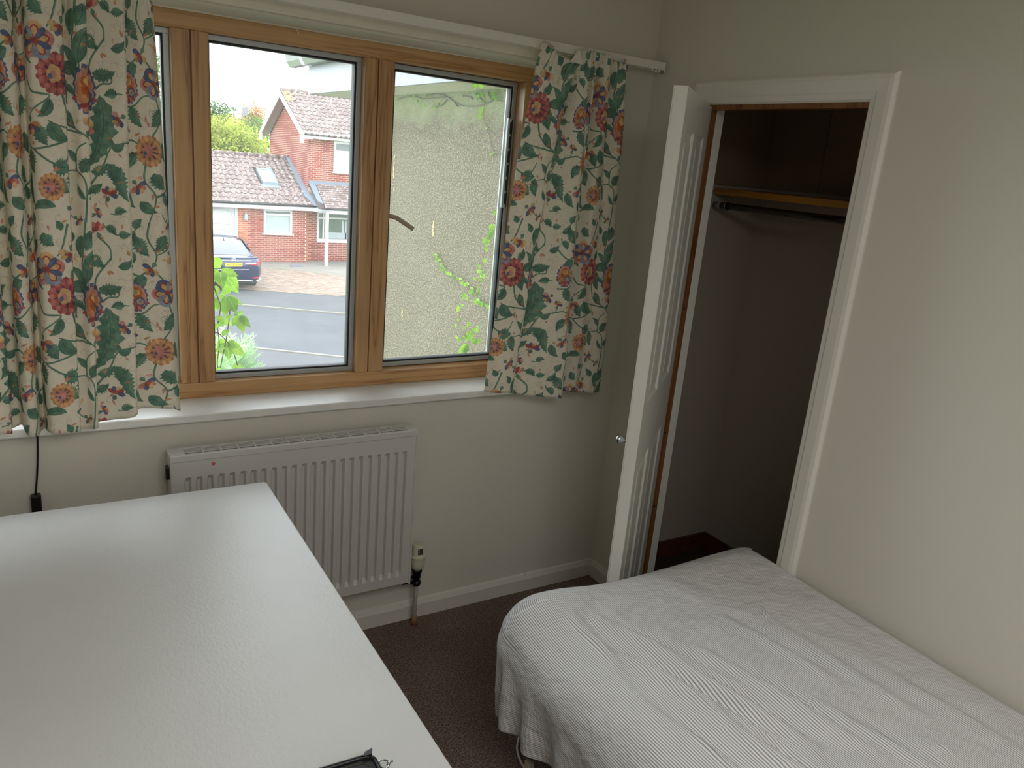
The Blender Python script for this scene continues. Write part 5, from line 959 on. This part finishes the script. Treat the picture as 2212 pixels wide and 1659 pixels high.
def leafmat(name, c1, c2, c3, tl=.35, sc=1.2, vein=False):
    m, nt, N, L, b = mat(name); out = N['Material Output']; oi = N.new('ShaderNodeObjectInfo'); g_ = N.new('ShaderNodeNewGeometry')
    n = N.new('ShaderNodeTexNoise'); n.inputs['Scale'].default_value = sc; L.new(g_.outputs['Position'], n.inputs['Vector'])
    s_ = N.new('ShaderNodeMath'); s_.operation = 'MULTIPLY_ADD'; L.new(g_.outputs['Random Per Island'], s_.inputs[0]); s_.inputs[1].default_value = .25
    t_ = N.new('ShaderNodeMath'); t_.operation = 'MULTIPLY_ADD'; L.new(oi.outputs['Random'], t_.inputs[0]); t_.inputs[1].default_value = .3; L.new(n.outputs['Fac'], t_.inputs[2])
    u_ = N.new('ShaderNodeMath'); u_.operation = 'SUBTRACT'; L.new(t_.outputs[0], u_.inputs[0]); u_.inputs[1].default_value = .25; L.new(u_.outputs[0], s_.inputs[2])
    r = ramp(N, L, s_.outputs[0], [(.2, col(c1)), (.45, col(c2)), (.75, col(c3))]); last = r.outputs[0]
    if vein:
        uvn = N.new('ShaderNodeUVMap'); uvn.uv_map = 'UVMap'; sp = N.new('ShaderNodeSeparateXYZ'); L.new(uvn.outputs[0], sp.inputs[0])
        ab = N.new('ShaderNodeMath'); ab.operation = 'ABSOLUTE'; L.new(sp.outputs[0], ab.inputs[0]); sb = N.new('ShaderNodeMath'); sb.operation = 'MULTIPLY_ADD'; L.new(ab.outputs[0], sb.inputs[0]); sb.inputs[1].default_value = -.35; L.new(sp.outputs[1], sb.inputs[2])
        f1 = N.new('ShaderNodeMath'); f1.operation = 'MULTIPLY'; f1.inputs[1].default_value = 8; L.new(sb.outputs[0], f1.inputs[0]); f2 = N.new('ShaderNodeMath'); f2.operation = 'FRACT'; L.new(f1.outputs[0], f2.inputs[0])
        v1 = ramp(N, L, f2.outputs[0], [(0, (.45, .45, .45, 1)), (.1, (0, 0, 0, 1)), (1, (0, 0, 0, 1))]); v2 = ramp(N, L, ab.outputs[0], [(0, (.9, .9, .9, 1)), (.07, (0, 0, 0, 1)), (1, (0, 0, 0, 1))])
        mxv = N.new('ShaderNodeMath'); mxv.operation = 'MAXIMUM'; L.new(v1.outputs[0], mxv.inputs[0]); L.new(v2.outputs[0], mxv.inputs[1])
        mx = N.new('ShaderNodeMix'); mx.data_type = 'RGBA'; L.new(mxv.outputs[0], mx.inputs[0]); L.new(last, mx.inputs[6]); mx.inputs[7].default_value = col((186, 208, 120)); last = mx.outputs[2]
    L.new(last, b.inputs['Base Color']); b.inputs['Roughness'].default_value = .5; b.inputs['Specular IOR Level'].default_value = .3
    tr = N.new('ShaderNodeBsdfTranslucent'); L.new(last, tr.inputs[0]); mxs = N.new('ShaderNodeMixShader'); mxs.inputs[0].default_value = tl
    L.new(b.outputs[0], mxs.inputs[1]); L.new(tr.outputs[0], mxs.inputs[2]); L.new(mxs.outputs[0], out.inputs[0]); return m
M_TREE1 = leafmat('yellow_green_foliage', (112, 128, 44), (164, 172, 72), (200, 200, 104)); M_TREE2 = leafmat('dark_green_foliage', (62, 92, 44), (92, 124, 60), (124, 150, 84)); M_TREE3 = leafmat('autumn_foliage', (150, 110, 62), (178, 132, 84), (196, 160, 110))
M_BARK = simple('bark', (96, 84, 70), .9)
def tree(c, r, n, size, seed, m, label):
    t = empty('tree', (c[0], c[1], -2.87)); tag(t, label, 'tree')
    MB().tube([(c[0], c[1], -2.9), (c[0]+.1, c[1], c[2]-r[2]*.4), (c[0]-.1, c[1]+.1, c[2]+r[2]*.4)], [.22, .16, .05], 8).build('trunk', M_BARK, t, True); foliage(c, r, n, size, seed, 'foliage', m, t)
tree((8.3, 44, .7), (2.3, 2.0, 2.3), 42000, .075, 21, M_TREE1, 'bushy yellow green tree behind the garage roof, left of the gable')
tree((12.25, 51.5, .3), (2.1, 1.6, 2.1), 24000, .08, 22, M_TREE2, 'dull green tree behind the garage roof, against the brick gable')
tree((8.2, 60, 3.1), (1.9, 1.5, 2.1), 14000, .10, 23, M_TREE2, 'dark green far treetop at the upper left of the pane')
tree((11.6, 70, 2.6), (3.2, 1.5, 1.2), 11000, .11, 25, leafmat('far_green_foliage', (70, 96, 58), (96, 122, 76), (120, 146, 96)), 'low band of distant dark trees beside the far chimney')
tree((13.7, 60, 2.9), (.9, .8, 1.2), 4000, .07, 24, M_TREE3, 'orange brown autumn tree beside the far brick chimney')
ch = empty('chimney', (12.75, 58, 0)); tag(ch, 'far brick chimney stack with a dark cap above the trees', 'chimney')
MB().box(12.6, 13.1, 57.8, 58.2, -3, 3.15).build('stack', simple('far_brick', (184, 120, 104), .9), ch); MB().box(12.62, 12.95, 57.85, 58.15, 3.15, 3.75).build('chimney_pot', simple('grey_pot', (120, 118, 124), .8), ch)
ro = MB().prism([(12.2, 1.2), (14.4, 1.2), (13.3, 2.7)], 'y', 57, 57.8); ro.build('far_gable', simple('far_gable_brick', (190, 134, 112), .9), ch)

# feathery conifer below the window
cf = empty('conifer_shrub', (1.75, 9.3, -3.3)); tag(cf, 'feathery pale green conifer standing below the window beside the drive', 'shrub')
m_con = leafmat('conifer_green', (92, 136, 84), (140, 180, 120), (184, 212, 164), .3, 3)
sp_ = MB(); rs_ = random.Random(9)
for k in range(420):
    q = rs_.uniform(0, 6.28); h = rs_.uniform(-2.6, -.62); rr_ = (.62*(1-(h+3.0)/2.9)+.28); base = Vector((1.66+.25*rr_*math.cos(q), 9.3+.25*rr_*math.sin(q), h-.35)); tip = Vector((1.66+rr_*1.15*math.cos(q), 9.3+rr_*math.sin(q), h+rs_.uniform(-.05, .25)))
    d = (tip-base); pts = [base+d*t+Vector((0, 0, -.10*t*t)) for t in (0, .35, .7, 1)]
    sd = d.cross(Vector((0, 0, 1))).normalized()
    for t in np.linspace(.12, 1, 16):
        p = base+d*t+Vector((0, 0, -.10*t*t)); l = .16*(1.15-t)+.04
        for s in (-1, 1):
            e = p+sd*s*l+d.normalized()*l*.9+Vector((rs_.uniform(-.02, .02), 0, rs_.uniform(-.03, .05))); w_ = d.normalized()*.014
            sp_.add([p-w_, p+w_, e], [(0, 1, 2)])
sp_.build('sprays', m_con, cf)['kind'] = 'stuff'
MB().tube([(1.66, 9.3, -3.3), (1.66, 9.3, -.9)], [.07, .02], 8).build('trunk', M_BARK, cf, True)

# ------------------------------------------------------------ wing of our own house to the right
wg = empty('house_wing', (2.3, 4.4, -3.3)); tag(wg, 'cream pebbledashed house wing with white fascia and gutter outside the right pane', 'house wing')
m, nt, N, L, b = mat('cream_pebbledash')
tc = N.new('ShaderNodeTexCoord'); vo = N.new('ShaderNodeTexVoronoi'); vo.inputs['Scale'].default_value = 105; L.new(tc.outputs['Object'], vo.inputs['Vector'])
n = noise(N, L, 70, 4); ad = N.new('ShaderNodeMath'); ad.operation = 'ADD'; L.new(vo.outputs['Distance'], ad.inputs[0]); L.new(n.outputs['Fac'], ad.inputs[1])
r = ramp(N, L, ad.outputs[0], [(.3, col((146, 136, 112))), (.8, col((128, 119, 97))), (1.2, col((90, 83, 66)))])
n3 = noise(N, L, 1.2, 4); r3 = ramp(N, L, n3.outputs['Fac'], [(.3, (.93, .92, .88, 1)), (.65, (1, 1, 1, 1))])
# weather stain band under the soffit
sz_ = N.new('ShaderNodeSeparateXYZ'); L.new(tc.outputs['Object'], sz_.inputs[0]); n4 = noise(N, L, 6, 5); az = N.new('ShaderNodeMath'); az.operation = 'MULTIPLY_ADD'; L.new(n4.outputs['Fac'], az.inputs[0]); az.inputs[1].default_value = .22; L.new(sz_.outputs[2], az.inputs[2])
r4 = ramp(N, L, az.outputs[0], [(0, (1, 1, 1, 1)), (1, (1, 1, 1, 1))]); mr = N.new('ShaderNodeMapRange'); mr.inputs[1].default_value = 2.02; mr.inputs[2].default_value = 2.16; L.new(az.outputs[0], mr.inputs[0])
mx0 = N.new('ShaderNodeMix'); mx0.data_type = 'RGBA'; L.new(mr.outputs[0], mx0.inputs[0]); L.new(r.outputs[0], mx0.inputs[6]); mx0.inputs[7].default_value = col((132, 136, 104))
mx = N.new('ShaderNodeMix'); mx.data_type = 'RGBA'; mx.blend_type = 'MULTIPLY'; mx.inputs[0].default_value = 1; L.new(mx0.outputs[2], mx.inputs[6]); L.new(r3.outputs[0], mx.inputs[7]); L.new(mx.outputs[2], b.inputs['Base Color'])
b.inputs['Roughness'].default_value = .9; iv = N.new('ShaderNodeMath'); iv.operation = 'MULTIPLY'; iv.inputs[1].default_value = -1; L.new(ad.outputs[0], iv.inputs[0]); bump(N, L, iv.outputs[0], b, .8, .012); M_PEB = m
MB().box(2.30, 7.0, 2.70, 6.20, -3.3, 2.2).build('pebbledash_wall', M_PEB, wg)
M_FASC = simple('white_fascia', (110, 113, 119), .4, var=.07, nscale=5); M_SOFF = simple('soffit_board', (168, 164, 146), .7)
MB().box(1.985, 2.005, 2.70, 6.70, 2.125, 2.345).build('fascia', M_FASC, wg, bevel=.003); MB().box(2.005, 7.0, 6.68, 6.70, 2.125, 2.345).build('end_fascia', M_FASC, wg)
MB().box(1.984, 2.004, 6.698, 6.715, 2.120, 2.345).build('corner_strip', M_WHITE, wg)
MB().box(2.0, 7.0, 2.70, 6.69, 2.126, 2.140).build('soffit', M_SOFF, wg)
MB().box(1.98, 7.0, 2.70, 6.74, 2.345, 2.40).build('roof_edge', simple('grey_roof_edge', (186, 186, 178), .8), wg)
rf = MB(); rf.hexa([(1.94, 2.70, 2.445), (7, 2.70, 3.5), (7, 6.85, 3.5), (1.94, 6.85, 2.445), (1.94, 2.70, 2.475), (7, 2.70, 3.53), (7, 6.85, 3.53), (1.94, 6.85, 2.475)]); rf.build('roof_slab', simple('wing_roof', (120, 112, 108), .9), wg)
gu = MB(); pr = [(1.978, 2.43), (1.978, 2.365), (1.955, 2.335), (1.905, 2.335), (1.88, 2.375), (1.862, 2.435), (1.869, 2.435), (1.887, 2.38), (1.910, 2.345), (1.95, 2.345), (1.970, 2.370), (1.970, 2.43)]
gu.prism([(p[0], p[1]) for p in pr], 'y', 2.72, 7.0); guo = gu.build('gutter', simple('grey_white_gutter', (104, 107, 107), .4, var=.1, nscale=14), wg)
for y in (6.55, 4.7): 
    br = MB(); br.prism([(p[0]*1.0+(-.006 if p[0] < 1.95 else .004), p[1]-.006) for p in pr[:6]]+[(1.868, 2.436), (1.976, 2.436)], 'y', y, y+.05); br.build('gutter_bracket', M_WHITE, wg)
for y, z in ((5.05, 2.30), (5.08, 2.27)): MB().lathe([(.006, 0), (.004, .003)], (1.985, y, z), (-1, 0, 0), 8).build('screw_mark', M_GUT, wg)
ru = MB()
for p0, w_, l in RUST:
    for k in range(4):
        y_ = p0[0]+random.uniform(-.006, .006); z1_ = p0[1]-l*k*.23; ru.add([(2.2985, y_-w_*.5, z1_), (2.2985, y_+w_*.5, z1_), (2.2985, y_+w_*.3, z1_-l*.3), (2.2985, y_-w_*.2, z1_-l*.3)], [(0, 1, 2, 3)])
ru.build('rust_streak', simple('ochre_stain', (196, 166, 110), .9), wg)

# ------------------------------------------------------------ creepers
M_LEAF = leafmat('creeper_leaf', (88, 136, 40), (122, 172, 44), (158, 200, 66), .5, 30, True); M_VSTEM = simple('creeper_stem', (92, 66, 58), .7); M_VST2 = simple('pinkish_stem', (140, 110, 92), .7); M_ROOT = simple('dark_root', (92, 88, 70), .8)
def leafmesh(B, T, w, rg):
    w *= 1.32; B = Vector(B); T = Vector(T); d = T-B; L_ = d.length; d.normalize()
    nrm = Vector((rg.uniform(-.75, .05), -1, rg.uniform(-.1, .45))); nrm = (nrm-d*nrm.dot(d)).normalized(); sd = d.cross(nrm)
    V = []; UVl = []; fold = rg.uniform(.06, .3); cur_ = rg.uniform(-.05, .16)
    prof = [(0, .03), (.10, .42), (.24, .84), (.42, 1.0), (.60, .86), (.76, .56), (.90, .20), (1.0, .0)]
    for t, p in prof:
        c = B+d*L_*t+nrm*(cur_*L_*(4*t*(1-t)-t*.6))
        for k in (-1, 0, 1):
            V.append(c+sd*(k*p*w/2)+nrm*(abs(k)*p*w*fold*.5)); UVl.append((k*p, t))
    F = []
    for i in range(len(prof)-1):
        for k in (0, 1): F.append((3*i+k, 3*i+k+1, 3*i+k+4, 3*i+k+3))
    me = bpy.data.meshes.new('leaf'); me.from_pydata([tuple(v) for v in V], [], F); uvl = me.uv_layers.new(name='UVMap')
    for lp in me.loops: uvl.data[lp.index].uv = UVl[lp.vertex_index]
    me.polygons.foreach_set('use_smooth', [True]*len(me.polygons)); me.materials.append(M_LEAF); me.update(); return me
def vine(name, base, label, leaves, stems, seed, stem_m, extra=[]):
    e = empty(name, base); tag(e, label, 'vine'); rg = random.Random(seed); pin = PINV(e)
    for B, T, w in leaves:
        o = bpy.data.objects.new('leaf', leafmesh(B, T, w, rg)); COL.objects.link(o); o.parent = e; o.matrix_parent_inverse = pin
    for P, r in stems+extra: MB().tube(catmull(P, 5), r, 6).build('stem', M_ROOT if r == .0035 else stem_m, e, True)
vine('creeper', (.5, 2.87, .9), 'bright green creeper with large leaves hanging in the left pane', VL, VLS, 2, M_VSTEM, [([(.20, 2.695, 2.2), (.20, 2.73, 2.1), (.24, 2.82, 1.9), (.30, 2.87, 1.72), (VLS[5][0][2])], .0026), ([(.23, 2.70, 2.0), (.24, 2.80, 1.75), (VLS[6][0][2])], .0024)])
vine('creeper', (1.9, 3.0, .9), 'sparse small leaved creeper trailing over the pebbledash in the right pane', VR, VRS, 3, M_VST2)
# ------------------------------------------------------------ dark saloon car on the driveway, tail towards us
car = empty('car', (5.25, 25.65, zg(25.65)), 0); tag(car, 'dark blue saloon car parked tail outwards on the paved driveway', 'car')
CXc, CYc, CZc = 5.25, 25.65, zg(27.0)
pitchc = math.atan2(zg(30)-zg(26), 4.0)
def cp(x, y, z): return (CXc+x, CYc+y, CZc+z+(y-1.2)*pitchc)
m, nt, N, L, b = mat('dark_blue_car_paint'); b.inputs['Base Color'].default_value = col((38, 46, 74)); b.inputs['Roughness'].default_value = .22; b.inputs['Metallic'].default_value = .35; b.inputs['Coat Weight'].default_value = .8; M_CAR = m
M_CGLASS = simple('tinted_car_glass', (60, 66, 84), .05, .0, .05, spec=.9); M_CARB = simple('car_black_trim', (22, 22, 26), .5); M_CHR = simple('car_chrome', (236, 238, 242), .2, .6, .02)
M_RED = simple('red_lamp', (196, 40, 48), .15); M_LAMPW = simple('clear_lamp', (228, 206, 212), .15); M_TYRE = simple('tyre_rubber', (40, 40, 42), .85)
def loft(secs, close=True):
    mb = MB(); rows = []
    for y, pts in secs:
        full = [(-x, z) for x, z in pts[::-1] if x > 1e-6]
        ring = [(x, z) for x, z in pts]; ring = ring + [(-x, z) for x, z in ring[::-1] if x > 1e-6]
        rows.append([cp(x, y, z) for x, z in ring])
    n = len(rows[0]); vs = [p for r in rows for p in r]
    fs = [(i*n+k, i*n+(k+1) % n, (i+1)*n+(k+1) % n, (i+1)*n+k) for i in range(len(rows)-1) for k in range(n)]
    fs += [tuple(range(n))[::-1], tuple(range((len(rows)-1)*n, len(rows)*n))]
    return mb.add(vs, fs)
def sec(w, zb, zt, crown=.03): return [(w*.80, zb), (w*.95, zb+.08), (w*.995, zb+.25), (w, (zb+zt)/2+.02), (w*.985, zt-.13), (w*.93, zt-.03), (w*.70, zt+crown*.7), (0, zt+crown)]
body = loft([(.0, sec(.74, .40, 1.00)), (.03, sec(.82, .33, 1.03)), (.14, sec(.885, .30, 1.06)), (.5, sec(.915, .27, 1.05)), (1.2, sec(.93, .24, 1.02)), (2.4, sec(.93, .24, .98)), (3.4, sec(.925, .24, .95)), (4.1, sec(.90, .25, .86)), (4.55, sec(.82, .27, .74)), (4.75, sec(.66, .32, .64))])
body.build('body', M_CAR, car, True)
def gsec(wb, wt, zb, zt): return [(wb, zb), (wb*.985, zb+(zt-zb)*.3), (wt*1.06, zb+(zt-zb)*.72), (wt, zt-.03), (wt*.72, zt), (0, zt+.015)]
gh = loft([(.52, gsec(.76, .62, 1.03, 1.05)), (.98, gsec(.80, .60, 1.02, 1.24)), (1.55, gsec(.83, .585, 1.00, 1.405)), (2.2, gsec(.85, .60, .98, 1.445)), (2.8, gsec(.85, .60, .97, 1.42)), (3.35, gsec(.83, .60, .96, 1.19)), (3.75, gsec(.78, .62, .95, .97))])
gh.build('cabin', M_CAR, car, True)
rw = MB(); rw.grid([[cp(w*k/4, y, z+.02-.012*(k/4)**2) for k in range(-4, 5)] for y, z, w in ((.56, 1.065, .64), (.80, 1.165, .62), (1.12, 1.285, .585), (1.50, 1.392, .53))]); rw.build('rear_window', M_CGLASS, car, True)
for s in (-1, 1):
    sw = MB(); sw.grid([[cp(s*(.845+.012), y, .99+dz), cp(s*(.80), y, 1.13+dz*.5), cp(s*(.675), y, z1)] for y, z1, dz in ((1.25, 1.26, .03), (1.7, 1.36, .01), (2.4, 1.39, 0), (3.0, 1.32, -.01), (3.35, 1.16, -.02))]); sw.build('side_window', M_CGLASS, car, True)
    # lamps: red wedge with a pale inner stripe
    lr = MB(); lr.hexa([cp(s*.86, .06, .83), cp(s*.70, -.012, .83), cp(s*.70, .03, .83), cp(s*.86, .12, .83), cp(s*.875, .07, .97), cp(s*.70, -.008, .95), cp(s*.70, .04, .95), cp(s*.875, .12, .97)]); lo_ = lr.build('tail_lamp', M_RED, car, bevel=.008)
    lw = MB(); lw.hexa([cp(s*.72, -.014, .84), cp(s*.34, -.022, .885), cp(s*.34, .01, .885), cp(s*.72, .02, .84), cp(s*.72, -.014, .90), cp(s*.34, -.022, .905), cp(s*.34, .01, .905), cp(s*.72, .02, .93)]); lw.build('lamp_stripe', M_RED, lo_)
    lw = MB(); lw.hexa([cp(s*.70, -.018, .895), cp(s*.36, -.026, .897), cp(s*.36, .01, .897), cp(s*.70, .02, .895), cp(s*.70, -.018, .93), cp(s*.36, -.026, .91), cp(s*.36, .01, .91), cp(s*.70, .02, .93)]); lw.build('lamp_pale_stripe', M_LAMPW, lo_)
    rf_ = MB(); rf_.hexa([cp(s*.78, .012, .415), cp(s*.58, -.012, .415), cp(s*.58, .03, .415), cp(s*.78, .05, .415), cp(s*.78, .012, .465), cp(s*.60, -.012, .45), cp(s*.60, .03, .45), cp(s*.78, .05, .465)]); rf_.build('reflector', M_RED, car, bevel=.004)
    mr_ = MB(); mr_.lathe([(.03, 0), (.075, .03), (.08, .12), (.05, .19), (.01, .21)], cp(s*.90, 3.0, 1.03), (s, 0, .08), 12); mr_.build('door_mirror', M_CAR, car, True)
    for y in (1.02, 3.82):
        wh = MB(); c = cp(s*.80, y, .325); wh.lathe([(.20, -.115), (.30, -.115), (.325, -.09), (.33, 0), (.325, .09), (.30, .115), (.20, .115)], c, (s, 0, 0), 28); who = wh.build('wheel', M_TYRE, car, True)
        MB().lathe([(.205, -.02), (.205, .10), (.15, .085), (.05, .095), (.01, .096)], c, (s, 0, 0), 20).build('wheel_rim', M_STEEL, who, True)
tb_ = MB(); tb_.tube([cp(x, -.028+.10*(abs(x)/.74)**3, .985+.006*(abs(x)/.7)) for x in np.linspace(-.74, .74, 15)], .017, 8); tb_.build('boot_chrome_strip', M_CHR, car, True)
lb = MB(); lb.tube([cp(x, -.022+.12*(abs(x)/.80)**3, .70) for x in np.linspace(-.48, .48, 9)], .010, 8); lb.build('bumper_crease_strip', M_CHR, car, True)
cb = MB(); cb.tube([cp(x, .0+.14*(abs(x)/.86)**4, z) for x, z in ((-.86, .42), (-.82, .33), (-.66, .315), (-.5, .335), (-.3, .345), (0, .345), (.3, .345), (.5, .335), (.66, .315), (.82, .33), (.86, .42))], .020, 8); cb.build('lower_chrome_strip', M_CHR, car, True)
bp_ = MB(); bp_.box(*[CXc-.72, CXc+.72, CYc+.02, CYc+.3], CZc+.20, CZc+.31); bp_.build('lower_valance', M_CARB, car, bevel=.02)
sp2 = MB(); sp2.grid([[cp(x, -.005+.12*(abs(x)/.76)**3+dy, z) for x in np.linspace(-.76, .76, 13)] for dy, z in ((0, 1.05), (-.035, 1.075), (.10, 1.078))]); sp2.build('boot_lip', M_CAR, car, True)
MB().hexa([cp(-.012, 1.42, 1.40), cp(.012, 1.42, 1.40), cp(.012, 1.62, 1.43), cp(-.012, 1.62, 1.43), cp(-.004, 1.55, 1.50), cp(.004, 1.55, 1.50), cp(.004, 1.62, 1.485), cp(-.004, 1.62, 1.485)]).build('roof_aerial', M_CARB, car, bevel=.004)
# registration plate and badge
plm = simple('yellow_plate', (240, 190, 54), .4, var=.02); pl_ = MB(); pl_.box(CXc-.26, CXc+.26, CYc-.040, CYc-.026, CZc+.768, CZc+.879); plo = pl_.build('number_plate', plm, car, bevel=.004)
def lettering(txt, size, loc, m, name, parent, ext=.002):
    cu = bpy.data.curves.new('lettering', 'FONT'); cu.body = txt; cu.size = size; cu.extrude = ext; cu.align_x = 'CENTER'; cu.align_y = 'CENTER'; cu.resolution_u = 2
    to = bpy.data.objects.new('lettering_source', cu); COL.objects.link(to); bpy.context.view_layer.update()
    dg = bpy.context.evaluated_depsgraph_get(); me = bpy.data.meshes.new_from_object(to.evaluated_get(dg)); bpy.data.objects.remove(to); bpy.data.curves.remove(cu)
    me.transform(Matrix.Translation(loc) @ Matrix.Rotation(math.pi/2, 4, 'X')); me.materials.clear(); me.materials.append(m)
    o = bpy.data.objects.new(name, me); COL.objects.link(o); o.parent = parent; o.matrix_parent_inverse = PINV(parent); return o
lettering('AC75 XHP', .098, (CXc+.015, CYc-.042, CZc+.824), M_CARB, 'plate_lettering', plo)
bd_ = MB(); bd_.tube([cp(.062*math.cos(t), -.036, 1.035+.043*math.sin(t)) for t in np.linspace(0, 2*math.pi, 25)], .007, 6)
bd_.tube([cp(.028, -.036, 1.066), cp(-.008, -.036, 1.045), cp(-.036, -.036, 1.010), cp(-.030, -.036, 1.005), cp(.012, -.036, 1.012), cp(.046, -.036, 1.012)], .006, 6); bd_.build('badge', M_CHR, car, True)
